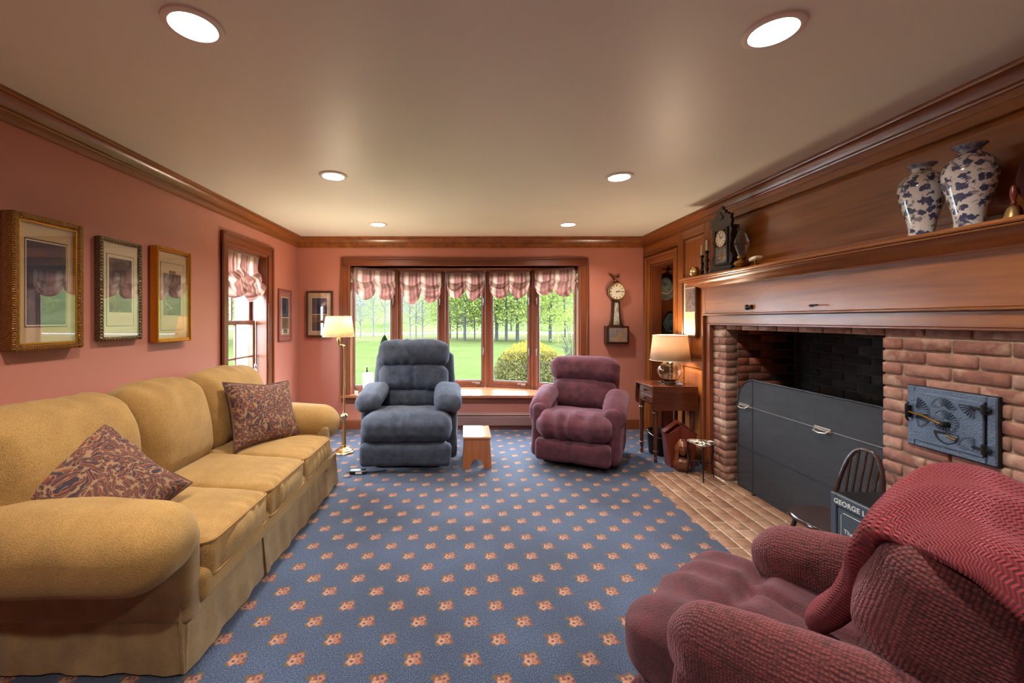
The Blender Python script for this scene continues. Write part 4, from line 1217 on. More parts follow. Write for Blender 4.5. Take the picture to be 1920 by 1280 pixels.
MB().tube([(0, 0, 1.095), (-.02, -.01, 1.11), (-.045, -.02, 1.105), (-.05, -.02, 1.13)], .007, 8).build('swing_arm', 'brass', fl_)
MB().lathe([(.0, 1.105), (.012, 1.11), (.018, 1.13), (.018, 1.18), (.012, 1.20)], 16, (-.05, -.02, 0)).build('socket', 'brass', fl_)
n = 64; V = []; F = []
for zz, rr in ((1.195, .158), (1.405, .125)):
    for k in range(n):
        a = 2 * PI * k / n; r_ = rr + (.002 if k % 2 else -.002)
        V.append((-.05 + r_ * math.cos(a), -.02 + r_ * math.sin(a), zz))
for k in range(n): F.append((k, (k + 1) % n, n + (k + 1) % n, n + k))
sh = mk('shade', V, F, 'shade_cream', fl_, 20, False)
sh.modifiers.new('thickness', 'SOLIDIFY').thickness = .002
mb = MB()
for zz, rr in ((1.196, .159), (1.404, .126)):
    mb.tube([(-.05 + rr * math.cos(2 * PI * k / 40), -.02 + rr * math.sin(2 * PI * k / 40), zz) for k in range(40)], .003, 6, True)
mb.build('shade_trim', 'mat_cream', sh)
MB().lathe([(.0, 1.20), (.012, 1.21), (.028, 1.25), (.030, 1.28), (.018, 1.31), (0, 1.32)], 16, (-.05, -.02, 0)).build('bulb', 'bulb', fl_)
lamp_light(fl_, 1.345, 16.0, x=-.05, y=-.02)

# ------------------------------------------------------------------ drop-leaf table
M['table_wood'] = m_wood('dark_cherry_table', rgb(60, 28, 18), rgb(108, 56, 34), 'X', 1.2, .22, .5, False, .4)
M['table_leg'] = m_wood('dark_cherry_leg', rgb(56, 28, 18), rgb(98, 52, 34), 'Z', 1.2, .3)
tb = thing('drop_leaf_table', 'small dark drop-leaf side table with two drawers beside the fireplace', 'table', (2.0, 4.09, 0))
TX0, TX1, TY0, TY1 = -.215, .20, -.185, .185
MB().box(TX0 - .012, TX1, TY0, TY1, .715, .735, .005).build('tabletop', 'table_wood', tb)
for s in (-1, 1):
    ym = s * .196
    pts = [(TX0 - .012, .735), (TX1, .735), (TX1, .53), (TX1 - .012, .512), (TX1 - .035, .508), (TX0 + .023, .508), (TX0, .512), (TX0 - .012, .53)]
    MB().prism(pts, ym - .009, ym + .009, 'xz').build('drop_leaf', 'table_wood', tb)
mb = MB().box(TX0 + .02, TX1 - .01, TY0 + .012, TY0 + .03, .545, .714).box(TX0 + .02, TX1 - .01, TY1 - .03, TY1 - .012, .545, .714).box(TX1 - .028, TX1 - .01, TY0 + .03, TY1 - .03, .545, .714)
mb.box(TX0 + .02, TX0 + .03, TY0 + .03, TY1 - .03, .545, .556)
mb.build('apron', 'table_wood', tb)
for zl, zh in ((.558, .630), (.636, .708)):
    dr = MB().box(TX0 + .012, TX0 + .30, TY0 + .036, TY1 - .036, zl, zh, .004).build('drawer', 'table_leg', tb)
    MB().lathe([(.006, TX0 + .012), (.007, TX0 + .004), (.014, TX0 - .004), (.014, TX0 - .010), (.006, TX0 - .014), (0, TX0 - .014)], 16, (0, 0, (zl + zh) / 2), 'x').build('knob', 'black_wood', dr)
legp = [(.0, 0), (.012, 0), (.016, .012), (.013, .03), (.017, .045), (.012, .055), (.020, .09), (.022, .11), (.016, .118), (.019, .13), (.017, .16), (.023, .40), (.021, .46), (.026, .475), (.020, .485), (.027, .50), (.027, .505)]
for x in (TX0 + .035, TX1 - .03):
    for y in (TY0 + .03, TY1 - .03):
        mb = MB().lathe(legp, 16, (x, y, 0)); mb.box(x - .022, x + .022, y - .022, y + .022, .503, .714, .003); mb.build('leg', 'table_leg', tb)

M['clear_glass'] = (lambda t: t.done(t.bsdf((.98, .96, .92, 1), .02, 0, None, Transmission_Weight=1.0, IOR=1.45)))(NT('clear_blown_glass'))
tl = thing('table_lamp', 'lit table lamp with round clear glass body and linen drum shade', 'table lamp', (2.02, 4.06, .7355))
mb = MB().box(-.085, .085, -.085, .085, .0, .016, .006).box(-.07, .07, -.07, .07, .0165, .030, .006)
mb.build('base', 'clear_glass', tl)
prof = [(.040, .031), (.060, .036), (.090, .062), (.112, .10), (.118, .135), (.108, .17), (.085, .20), (.055, .222), (.036, .232), (.030, .245)]
V_in = [(r - .005, z + (.004 if i == 0 else 0)) for i, (r, z) in enumerate(prof)]
MB().lathe(prof + V_in[::-1] + [prof[0]], 40, cap=False).build('glass_body', 'clear_glass', tl, 60)
MB().lathe([(.0, .236), (.034, .236), (.036, .25), (.020, .262), (.012, .268), (.012, .30)], 20).build('cap', 'brass', tl)
MB().lathe([(.004, .032), (.004, .236)], 8).build('stem', 'brass', tl)
n = 48; V = []; F = []
for zz, rr in ((.232, .183), (.482, .155)):
    for k in range(n): V.append((rr * math.cos(2 * PI * k / n), rr * math.sin(2 * PI * k / n), zz))
for k in range(n): F.append((k, (k + 1) % n, n + (k + 1) % n, n + k))
sh = mk('shade', V, F, 'shade_linen', tl, 60, False); sh.modifiers.new('thickness', 'SOLIDIFY').thickness = .002
mb = MB()
for zz, rr in ((.234, .184), (.480, .156)): mb.tube([(rr * math.cos(2 * PI * k / 40), rr * math.sin(2 * PI * k / 40), zz) for k in range(40)], .003, 6, True)
mb.build('shade_trim', 'mat_cream', sh)
MB().lathe([(0, .30), (.012, .305), (.028, .345), (.030, .37), (.018, .40), (0, .41)], 16).build('bulb', 'bulb', tl)
MB().tube([(.085, 0, .02), (.13, .01, .06), (.155, .02, .02), (.165, .04, .004)], .003, 6).build('cord', 'mat_cream', tl)
lamp_light(tl, .435, 13.0, (1, .76, .52))

# ------------------------------------------------------------------ things under and beside the table
M['pail'] = m_plain('dark_zinc_pail', rgb(52, 52, 54), .5, .6, .3, 14, .3, 60)
pl = thing('pail', 'dark metal pail on the carpet under the drop-leaf table', 'pail', (1.985, 4.21, 0))
MB().lathe([(0, .004), (.095, .0), (.10, .01), (.118, .225), (.122, .23), (.124, .238), (.118, .24), (.113, .232), (.096, .016), (0, .016)], 32).build('body', 'pail', pl)
MB().tube([(.12 * math.cos(a), -.122 * math.sin(a) - .002, .232 - .05 * math.sin(a)) for a in np.linspace(0, PI, 16)], .003, 6).build('bail_handle', 'metal_grey', pl)
for s in (-1, 1): MB().box(s * .116 - .006, s * .116 + .006, -.015, .015, .20, .245, .003).build('lug', 'metal_grey', pl)

M['mahogany'] = m_wood('red_mahogany', rgb(84, 30, 20), rgb(140, 62, 44), 'Z', 1.4, .28, .4, False, .4)
M['carving'] = m_wood('carved_walnut', rgb(74, 36, 20), rgb(132, 74, 44), 'Z', 1.2, .3, .5, False, .4)
bxo = thing('wooden_bin', 'gable-topped mahogany fireside bin standing before the panelling', 'bin', (2.005, 3.86, 0))
# bin: length along x, gabled ends; open notch in the roof toward the room
hw, hz, pk = .105, .30, .40
sec = [(-hw, 0), (hw, 0), (hw, hz), (0, pk), (-hw, hz)]
MB().prism([(-.105, 0), (.105, 0), (.135, .30), (0, .395), (-.135, .30)], -.06, -.046, 'xz').build('front_board', 'mahogany', bxo, 20)
MB().prism([(-.105, 0), (.105, 0), (.135, .30), (0, .395), (-.135, .30)], .046, .06, 'xz').build('back_board', 'mahogany', bxo, 20)
for s in (-1, 1):
    MB().add([(s * .105, -.046, 0), (s * .105, .046, 0), (s * .135, .046, .30), (s * .135, -.046, .30), (s * .092, -.046, 0), (s * .092, .046, 0), (s * .122, .046, .30), (s * .122, -.046, .30)],
             [(0, 1, 2, 3), (4, 7, 6, 5), (0, 4, 5, 1), (2, 6, 7, 3), (1, 5, 6, 2), (0, 3, 7, 4)]).build('side_board', 'mahogany', bxo, 20)
MB().box(-.09, .09, -.046, .046, .0, .012).build('bottom_board', 'mahogany', bxo, 0)
MB().add([(.138, -.065, .30), (.138, .065, .30), (0, .065, .402), (0, -.065, .402), (.138, -.065, .312), (.138, .065, .312), (0, .065, .414), (0, -.065, .414)],
         [(0, 1, 2, 3), (4, 7, 6, 5), (0, 4, 5, 1), (2, 6, 7, 3), (1, 5, 6, 2), (0, 3, 7, 4)]).build('lid', 'mahogany', bxo, 20)
MB().add([(-.138, .0, .30), (-.138, .065, .30), (0, .065, .402), (0, .0, .402), (-.138, .0, .312), (-.138, .065, .312), (0, .065, .414), (0, .0, .414)],
         [(0, 1, 2, 3), (4, 7, 6, 5), (0, 4, 5, 1), (2, 6, 7, 3), (1, 5, 6, 2), (0, 3, 7, 4)]).build('lid', 'mahogany', bxo, 20)

# carved bust in front of the bin
bu = thing('carved_bust', 'small dark wood carving of a long-haired head and shoulders before the bin', 'carving', (1.965, 3.722, 0), math.radians(-20))
V, F, N = rbox(.15, .11, .125, .05, (8, 6, 6), 4)
U = V / np.array([.075, .055, .0625]); V[:, 0] *= 1 - .25 * np.clip(U[:, 2], 0, 1); V[:, 2] += .064
mk('shoulders', V, F, 'carving', bu, 180, False)
n_, m_ = 32, 26; V = []; F = []
for j in range(m_ + 1):
    ph = PI * j / m_; z = -math.cos(ph); rr = math.sin(ph)
    for i in range(n_):
        a = 2 * PI * i / n_; x, y = rr * math.cos(a), rr * math.sin(a)
        px, py, pz = x * .046, y * .056, z * .070
        fr = max(0, -y)
        if fr > 0:                                   # face: brow, nose, lips, chin
            nose = math.exp(-(x / .20) ** 2) * math.exp(-((z + .05) / .26) ** 2); py -= .018 * nose * fr
            for sx in (-.4, .4): py += .010 * math.exp(-((x - sx) / .20) ** 2 - ((z - .16) / .13) ** 2) * fr
            py -= .006 * math.exp(-((z - .36) / .12) ** 2) * fr
            py -= .006 * math.exp(-(x / .25) ** 2 - ((z + .46) / .09) ** 2) * fr
            py -= .008 * math.exp(-(x / .3) ** 2 - ((z + .78) / .14) ** 2) * fr
        V.append((px, py, pz + .205))
for j in range(m_):
    for i in range(n_): F.append((j * n_ + i, j * n_ + (i + 1) % n_, (j + 1) * n_ + (i + 1) % n_, (j + 1) * n_ + i))
mk('head', V, F, 'carving', bu, 180)
V = []; F = []
for j in range(17):
    tz = j / 16; z = .285 - .20 * tz
    for i in range(25):
        a = math.radians(-52 + 284 * i / 24)
        R_ = .056 * math.sin(PI * (.10 + .52 * min(1, tz * 1.6))) + .010 * tz + .003 * math.sin(i * 2.6 + tz * 7)
        V.append((R_ * math.cos(a) * 1.02, R_ * math.sin(a) * 1.1 + .006, z))
for j in range(16):
    for i in range(24): F.append((j * 25 + i, j * 25 + i + 1, (j + 1) * 25 + i + 1, (j + 1) * 25 + i))
F.append(tuple(range(25)))
ho = mk('hair', V, F, 'carving', bu, 60); ho.modifiers.new('thickness', 'SOLIDIFY').thickness = .008

# iron trivet stand
tv = thing('trivet_stand', 'little three-legged wrought iron trivet on the hearth by the brick pier', 'trivet', (2.04, 3.555, 0), math.radians(8))
top = .305; R_ = .095
out = [((R_ + .018 * math.cos(3 * a)) * math.cos(a), (R_ + .018 * math.cos(3 * a)) * math.sin(a), top) for a in np.linspace(0, 2 * PI, 48, endpoint=False)]
mb = MB().tube(out, .006, 6, True)
for k in range(3):
    a = 2 * PI * k / 3
    c_, s_ = math.cos(a), math.sin(a)
    for rr, off in ((.030, .045), (.018, .075)):
        mb.tube([(c_ * off + rr * math.cos(b), s_ * off + rr * math.sin(b), top) for b in np.linspace(0, 2 * PI, 18, endpoint=False)], .0042, 6, True)
    mb.tube([(0, 0, top), (c_ * .10, s_ * .10, top)], .004, 6)
    mb.tube([(.045 * math.cos(a + PI / 3), .045 * math.sin(a + PI / 3), top), (.082 * math.cos(a + PI / 3), .082 * math.sin(a + PI / 3), top)], .004, 6)
mb.tube([(.026 * math.cos(b), .026 * math.sin(b), top) for b in np.linspace(0, 2 * PI, 18, endpoint=False)], .004, 6, True)
mb.build('openwork_top', 'metal_grey', tv)
for k in range(3):
    a = 2 * PI * k / 3; c_, s_ = math.cos(a), math.sin(a)
    MB().tube([(c_ * .108, s_ * .108, top), (c_ * .112, s_ * .112, .24), (c_ * .100, s_ * .100, .13), (c_ * .112, s_ * .112, .04), (c_ * .122, s_ * .122, .003)], [.006, .007, .006, .006, .005], 8).build('leg', 'black_metal', tv)
mb = MB()
for k in range(3):
    a, b = 2 * PI * k / 3, 2 * PI * (k + 1) / 3
    mb.tube([(.10 * math.cos(a), .10 * math.sin(a), .12), (.03 * math.cos((a + b) / 2), .03 * math.sin((a + b) / 2), .14), (.10 * math.cos(b), .10 * math.sin(b), .12)], .004, 6)
mb.build('stretcher', 'black_metal', tv)

# pine step stool by the blue recliner
M['pine'] = m_wood('knotty_pine', rgb(150, 84, 46), rgb(190, 122, 74), 'Z', 1.0, .3, .4, True, .4)
M['pine_top'] = m_wood('pine_stool_top', rgb(166, 102, 62), rgb(204, 146, 100), 'Y', 1.0, .16, .3, False, .8)
stl = thing('step_stool', 'small knotty pine stool with arched end boards beside the blue recliner', 'stool', (.105, 3.965, 0))
MB().box(-.132, .132, -.205, .205, .275, .295, .004).build('top', 'pine_top', stl)
arch = [(.062 * math.cos(a), .085 * math.sin(a)) for a in np.linspace(0, PI, 14)]
pts = [(-.135, 0), (-.118, .2745), (.118, .2745), (.135, 0)] + arch
for s in (-1, 1):
    ob = MB().prism(pts, -.009, .009, 'xz').build('end_board', 'pine', stl, 25)
    ob.location = (0, s * .175, 0); ob.rotation_euler = (s * math.radians(-3), 0, 0)
MB().box(-.011, .011, -.165, .165, .215, .2748, .003).build('stretcher', 'pine', stl)

# power adapter with cords by the sofa
M['plastic'] = m_plain('black_plastic', rgb(28, 28, 32), .35)
M['paper'] = m_plain('white_sticker', rgb(228, 228, 228), .6)
ad = thing('power_adapter', 'black power adapter with white sticker and cable on the carpet by the sofa', 'adapter', (-.955, 3.655, 0), math.radians(4))
MB().box(-.075, .075, -.03, .03, .001, .034, .006).build('case', 'plastic', ad)
MB().box(-.02, .035, -.0308, -.0300, .008, .026).build('sticker', 'paper', ad, 0)
MB().tube([(.075, 0, .015), (.12, .01, .008), (.17, .03, .004), (.24, .06, .004)], .003, 6).build('cable', 'plastic', ad)
MB().tube([(-.075, 0, .015), (-.11, -.005, .006), (-.135, -.03, .004), (-.12, -.08, .004), (-.07, -.10, .004), (-.045, -.075, .004), (-.06, -.055, .004)], .003, 6).build('cable', 'plastic', ad)

# baseboard heater
M['heater'] = m_plain('mauve_grey_enamel', rgb(138, 106, 100), .4, .2)
M['heater_dark'] = m_plain('heater_slot', rgb(40, 34, 34), .6)
ht = thing('baseboard_heater', 'long low enamel baseboard heater under the bow window', 'heater', (.42, YB, 0))
MB().prism([(-.001, .03), (-.012, .03), (-.012, .205), (-.001, .205)], -1.10, 1.18, 'yz').build('back_plate', 'heater', ht, 0)
MB().prism([(-.062, .055), (-.066, .06), (-.066, .165), (-.055, .172), (-.050, .165), (-.056, .160), (-.056, .06)], -1.08, 1.16, 'yz').build('front_cover', 'heater', ht, 20)
MB().prism([(-.012, .206), (-.050, .190), (-.054, .180), (-.056, .186), (-.050, .200), (-.012, .214)], -1.08, 1.16, 'yz').build('damper', 'heater', ht, 20)
MB().box(-1.06, 1.14, -.05, -.014, .065, .13).build('fin_block', 'heater_dark', ht, 0)
for s in (-1.10, 1.16): MB().box(s, s + .02, -.067, -.0125, .0, .212, .003).build('end_cap', 'heater', ht)

# window seat things
es = thing('tabletop_easel', 'little dark easel holding a pale card on the left of the window seat', 'easel', (-1.235, 5.22, SEAT), math.radians(28))
ca = MB().box(-.07, .07, -.004, .004, .0, .26, .002).build('card', 'white_trim', es); ca.location = (0, -.01, .012); ca.rotation_euler = (math.radians(-14), 0, 0)
MB().tube([(-.06, .03, .004), (0, .075, .31)], .005, 6).tube([(.06, .03, .004), (0, .075, .31)], .005, 6).tube([(0, .12, .004), (0, .075, .30)], .005, 6).box(-.08, .08, -.025, .03, .002, .012, .002).build('stand', 'black_wood', es)
MB().lathe([(0, -.012), (.009, -.008), (.012, 0), (.009, .008), (0, .012)], 12, (0, .075, .322)).build('finial', 'black_wood', es)
cu = thing('tea_light', 'tiny white candle cup on the left end of the window seat', 'candle', (-1.385, 5.20, SEAT))
MB().lathe([(0, .001), (.018, .0), (.021, .034), (.018, .035), (.017, .028), (0, .027)], 20).build('cup', 'white_trim', cu)
MB().lathe([(0, .028), (.0015, .028), (.0012, .040), (0, .041)], 6).build('wick', 'black_wood', cu)

def ext(r, g, b, k=.098):
    c = rgb(r, g, b); return (c[0] * k, c[1] * k, c[2] * k, 1)

# ------------------------------------------------------------------ garden and hillside
def ground_mat():
    t = NT('meadow_and_lawn'); v = t.coord()
    n1 = t.noise(v, .9, 4, .6); n2 = t.noise(v, 14, 3, .6); n3 = t.noise(v, .12, 3)
    lawn = t.ramp(t.math('ADD', t.math('MULTIPLY', n1, .5), t.math('MULTIPLY', n2, .5)), [(.3, ext(122, 140, 74)), (.65, ext(158, 172, 108))])
    dry = t.ramp(n2, [(.35, ext(128, 136, 84)), (.65, ext(196, 188, 140))])
    hill = t.ramp(t.math('ADD', t.math('MULTIPLY', n3, .5), t.math('MULTIPLY', n1, .5)), [(.35, ext(136, 152, 90)), (.62, ext(186, 194, 134))])
    sep = t.n('ShaderNodeSeparateXYZ'); t.put(sep.inputs[0], v)
    yy = t.math('ADD', sep.outputs[1], t.math('MULTIPLY', n1, 3.0))
    a = t.math('GREATER_THAN', yy, 34.0); b = t.math('GREATER_THAN', yy, 46.0)
    c = t.mix(b, t.mix(a, lawn, dry), hill)
    return t.done(t.bsdf(c, 1.0, 0, t.bump(n2, .5, .05), Specular_IOR_Level=0.0))
M['ground'] = ground_mat()
def gz(x, y):
    z = -.35 + .10 * math.sin(x * .11 + 1) * min(1, max(0, (y - 12) / 20))
    if y > 52: z += (y - 52) * .22 * min(1, (y - 52) / 40 + .25)
    if x < -14: z += (-14 - x) * .05
    return z
xs = np.concatenate([np.linspace(-160, -20, 22), np.linspace(-18, 22, 30), np.linspace(26, 160, 22)])
ys = np.concatenate([np.linspace(-30, 5, 6), np.linspace(6.2, 60, 44), np.linspace(64, 240, 28)])
V = [(x, y, gz(x, y)) for y in ys for x in xs]; F = []
nx_ = len(xs)
for j in range(len(ys) - 1):
    for i in range(nx_ - 1):
        a = j * nx_ + i; F.append((a, a + 1, a + nx_ + 1, a + nx_))
struct(mk('garden_ground', V, F, 'ground', None, 180))
M['road'] = m_plain('pale_road', ext(212, 208, 200), .9, 0, .06, 3)
V = []; F = []
for i, x in enumerate(np.linspace(-120, 120, 60)):
    for y in (47.2, 50.2): V.append((x, y + .6 * math.sin(x * .06), gz(x, 49) + .10))
for i in range(59): F.append((i * 2, i * 2 + 2, i * 2 + 3, i * 2 + 1))
for (x, y, z) in list(V): V.append((x, y, z - .3))
m = 120
for i in range(59): F.append((i * 2, m + i * 2, m + i * 2 + 2, i * 2 + 2)); F.append((i * 2 + 1, i * 2 + 3, m + i * 2 + 3, m + i * 2 + 1))
struct(mk('road', V, F, 'road', None, 0))

def leaf_mat(name, c1, c2, tr=.35):
    def f(t):
        info = t.n('ShaderNodeObjectInfo')
        return t.ramp(t.noise(t.coord(), 3.5, 4), [(.3, c1), (.7, c2)])
    return m_translucent(name, f, tr)
M['leaf_spring'] = leaf_mat('spring_leaves', ext(158, 180, 74, .175), ext(200, 216, 118, .175))
M['leaf_yellow'] = leaf_mat('forsythia_flowers', ext(210, 180, 60, .175), ext(240, 212, 96, .175))
M['leaf_olive'] = leaf_mat('olive_twig_leaves', ext(140, 138, 76, .165), ext(190, 180, 116, .165))
M['leaf_conifer'] = leaf_mat('dark_conifer_needles', ext(52, 70, 36), ext(84, 104, 52), .15)
M['leaf_brown'] = leaf_mat('russet_twigs', ext(116, 92, 58), ext(150, 150, 80))
M['bark_dark'] = m_plain('dark_bark', ext(74, 74, 66), .95, 0, .35, 6)
M['bark_pale'] = m_plain('pale_grey_bark', ext(176, 172, 164), .9, 0, .25, 8)

def quads(P, size, rs, flat=0.0):
    n = len(P); A = rs.normal(size=(n, 3)); A /= np.linalg.norm(A, axis=1, keepdims=True)
    B = np.cross(A, rs.normal(size=(n, 3))); B /= np.linalg.norm(B, axis=1, keepdims=True)
    s = (size * rs.uniform(.6, 1.3, n))[:, None]
    V = np.concatenate([P - A * s, P + B * s * .6, P + A * s, P - B * s * .6], 0)
    F = [(i, i + n, i + 2 * n, i + 3 * n) for i in range(n)]
    return V, F

def larch(seed, h, r, leaf=True, leaves=1500, pale=False):
    rs = np.random.default_rng(seed); mb = MB(); tips = []
    K = 9; path = [(.12 * rs.normal() * k / K, .12 * rs.normal() * k / K, h * k / K - .15) for k in range(K + 1)]
    path[0] = (0, 0, -.3)
    mb.tube(path, [r * (1 - .9 * k / K) + .01 for k in range(K + 1)], 7)
    nb = int(h * 6.5)
    for b in range(nb):
        z = h * (.12 + .86 * (b + rs.uniform()) / nb); fr = z / h
        ln = (h * .28) * (1 - fr) ** .8 * rs.uniform(.6, 1.2) + .3; a = rs.uniform(0, 2 * PI)
        up = .55 if pale else .18
        f = min(K - 1, int(fr * K)); bx, by = path[f][0], path[f][1]
        p = [(bx, by, z)]
        for q in (1, 2, 3):
            p.append((bx + ln * q / 3 * math.cos(a + .1 * q), by + ln * q / 3 * math.sin(a + .1 * q), z + up * ln * q / 3 + .05 * rs.normal()))
        mb.tube(p, [r * .22 * (1 - fr) + .012, .014, .010, .005], 4)
        for q in range(3):
            c = np.array(p[1 + q]); tips.append(c)
            a2 = a + rs.uniform(-1, 1)
            e = (c[0] + .3 * ln * math.cos(a2), c[1] + .3 * ln * math.sin(a2), c[2] + .2 * ln * (1.5 if pale else rs.uniform(-.4, .6)))
            mb.tube([tuple(c), e], [.008, .003], 3); tips.append(np.array(e))
    tips = np.array(tips)
    lv = None
    if leaf:
        P = tips[rs.integers(0, len(tips), leaves)] + rs.normal(size=(leaves, 3)) * np.array([.42, .42, .30])
        lv = quads(P, .095, rs)
    return mb, lv
def tree(name, label, seed, loc, h, r, bark, leafm=None, leaves=1500, group=None, pale=False):
    t = thing(name, label, 'tree', loc, 0, group)
    mb, lv = larch(seed, h, r, leafm is not None, leaves, pale)
    mb.build('trunk_and_branches', bark, t, 60, False)
    if lv: mk('foliage', lv[0], lv[1], leafm, t, 0, False)
    return t
def gpos(u, Y): x = (u - 873) / 770 * Y; return (x, Y, gz(x, Y))
LT = [(871, 31.5, 10.5, .17, 'dark-trunked leafing tree seen through the middle pane of the bow window'), (931, 32, 10, .20, 'thick-trunked leafing tree seen at the left of the fourth pane'),
      (949, 31, 10.5, .16, 'straight leafing tree in the centre of the fourth pane'), (970, 31, 11, .20, 'dark leafing tree at the right of the fourth pane'),
      (1032, 29.5, 10, .18, 'dark-trunked leafing tree in the rightmost pane of the bow window'), (844, 36, 8, .08, 'slender leafing tree at the left of the middle pane'),
      (857, 34, 8, .07, 'thin pale leafing sapling left of the dark tree in the middle pane'), (890, 34, 8, .07, 'thin leafing sapling right of the dark tree in the middle pane'), (1059, 38, 11, .12, 'leafing tree at the far right edge of the rightmost pane')]
for i, (u, Y, h, r, lb) in enumerate(LT):
    tree('larch_tree', lb, 100 + i, gpos(u, Y), h, r * .68, 'bark_dark', 'leaf_spring', 5200 if r > .1 else 2600, 'leafing trees along the lawn')
BT = [(769, 36, 8, .09, 'leftmost of three pale bare trees in the second pane'), (780, 37, 9, .09, 'middle of three pale bare trees in the second pane'), (792, 36, 8.5, .09, 'rightmost of three pale bare trees in the second pane'),
      (676, 40, 9, .10, 'pale bare tree at the left edge of the leftmost pane'), (700, 42, 9, .10, 'pale bare tree in the middle of the leftmost pane'), (722, 40, 9, .10, 'pale bare tree behind the small conifer in the leftmost pane')]
for i, (u, Y, h, r, lb) in enumerate(BT):
    tree('bare_tree', lb, 140 + i, gpos(u, Y), h, r * .8, 'bark_pale', None, 0, 'pale bare trees beyond the lawn', True)
# woods on the hillside
pa = tree('hillside_tree', 'distant leafing tree among the woods on the hillside', 170, (6, 54, gz(6, 54)), 12, .14, 'bark_dark', 'leaf_spring', 3600, 'woods on the hillside')
pb = tree('hillside_tree', 'distant bare grey tree among the woods on the hillside', 171, (-26, 54, gz(-26, 54)), 12, .12, 'bark_pale', None, 0, 'bare woods on the hillside', True)
rs = np.random.default_rng(5)
spots = []
for k in range(900):
    Y = rs.uniform(58, 150); x = rs.uniform(-.30, .42) * Y
    if all((x - a) ** 2 + (Y - b) ** 2 > (81 if x > -.07 * Y else 30) for a, b in spots): spots.append((x, Y))
for x, Y in spots[:90]:
    o = copy_tree(pb if x < -.07 * Y else pa)
    o.location = (x, Y, gz(x, Y)); o.rotation_euler = (0, 0, rs.uniform(0, 6)); s = rs.uniform(.75, 1.15); o.scale = (s * 1.15, s * 1.15, s)
# woods beyond the side window
for k in range(10):
    Y = rs.uniform(26, 60); x = -rs.uniform(.50, .80) * Y
    o = copy_tree(pa if k % 2 else pb); o.location = (x, Y, gz(x, Y)); o.rotation_euler = (0, 0, rs.uniform(0, 6))

def bush(name, label, c, rad, n, mats, size, seed, cat='bush'):
    rs = np.random.default_rng(seed); t = thing(name, label, cat, c)
    def shell(k, zmin, zmax, lo=.55):
        D = rs.normal(size=(k * 3, 3)); D /= np.linalg.norm(D, axis=1, keepdims=True)
        R_ = rs.uniform(lo, 1.03, k * 3) ** .6
        P = D * R_[:, None]; P = P[(P[:, 2] > zmin) & (P[:, 2] < zmax)][:k]
        P = P * np.array(rad); P[:, 2] += rad[2] * .42
        return P[P[:, 2] > .02]
    for m_, frac, z0_, z1_ in mats:
        P = shell(int(n * frac), z0_, z1_); v_, f_ = quads(P, size, rs); mk('foliage', v_, f_, m_, t, 0, False)
    mb = MB()
    for k in range(26):
        a = rs.uniform(0, 2 * PI); b = rs.uniform(.2, .95)
        mb.tube([(0, 0, -.05), (rad[0] * .45 * b * math.cos(a), rad[1] * .45 * b * math.sin(a), rad[2] * .6), (rad[0] * b * math.cos(a), rad[1] * b * math.sin(a), rad[2] * (1.35 - .8 * b))], [.012, .008, .004], 4)
    mb.build('stems', 'bark_dark', t, 60, False)
    return t
x, y = (994 - 873) / 770 * 9.6, 9.6
bush('forsythia_bush', 'big round forsythia bush with yellow flowers on top outside the bow window', (x, y, gz(x, y)), (.86, .80, .86), 15000, [('leaf_olive', .90, -.9, .72), ('leaf_yellow', .16, .52, 1.1)], .030, 61)
x, y = (868 - 873) / 770 * 8.2, 8.2
bush('low_shrub', 'low russet twiggy shrub just outside the middle pane', (x, y, gz(x, y) - .02), (.62, .4, .36), 2600, [('leaf_brown', .7, -.9, .9), ('leaf_olive', .3, 0, 1.1)], .022, 62)
x, y = (1075 - 873) / 770 * 12, 12
bush('sapling_bush', 'thin open green sapling right of the forsythia', (x, y, gz(x, y)), (.7, .6, 1.5), 900, [('leaf_spring', 1, -.6, 1.1)], .035, 63)
x, y = (721 - 873) / 770 * 27, 27
t = thing('small_conifer', 'small dark cone-shaped evergreen on the lawn in the leftmost pane', 'tree', (x, y, gz(x, y)))
P = []
for k in range(2600):
    zz = rs.uniform(0, 1); rr = .30 * (1 - zz) ** .7 * (1 if zz > .12 else .8) * rs.uniform(.75, 1); a = rs.uniform(0, 2 * PI); P.append((rr * math.cos(a), rr * math.sin(a), .04 + .62 * zz))
v_, f_ = quads(np.array(P), .028, rs); mk('foliage', v_, f_, 'leaf_conifer', t, 0, False)
MB().tube([(0, 0, -.05), (0, 0, .5)], [.03, .01], 6).build('trunk', 'bark_dark', t)

# white outbuilding seen through the side window
sh = thing('white_shed', 'white clapboard outbuilding seen through the side window', 'shed', (-4.32, 10.2, -.35))
MB().box(-.78, .78, -1.0, 1.0, 0, 2.7).build('walls', 'white_paint', sh, 0)
for k in range(14):
    MB().prism([(-1.0, .04 + k * .19), (-1.022, .04 + k * .19), (-1.004, .225 + k * .19), (-1.0, .225 + k * .19)], -.79, .79, 'yz').build('clapboard', 'white_paint', sh, 0)
MB().prism([(-.95, 2.7), (.95, 2.7), (0, 3.5)], -1.15, 1.15, 'xz').build('roof', 'bark_dark', sh, 20)
# brown stained deck post, kept simple: corner boards
for s in (-1, 1): MB().box(s * .79 - .05, s * .79 + .05, -1.03, -.95, 0, 2.7, .004).build('corner_board', 'white_paint', sh)

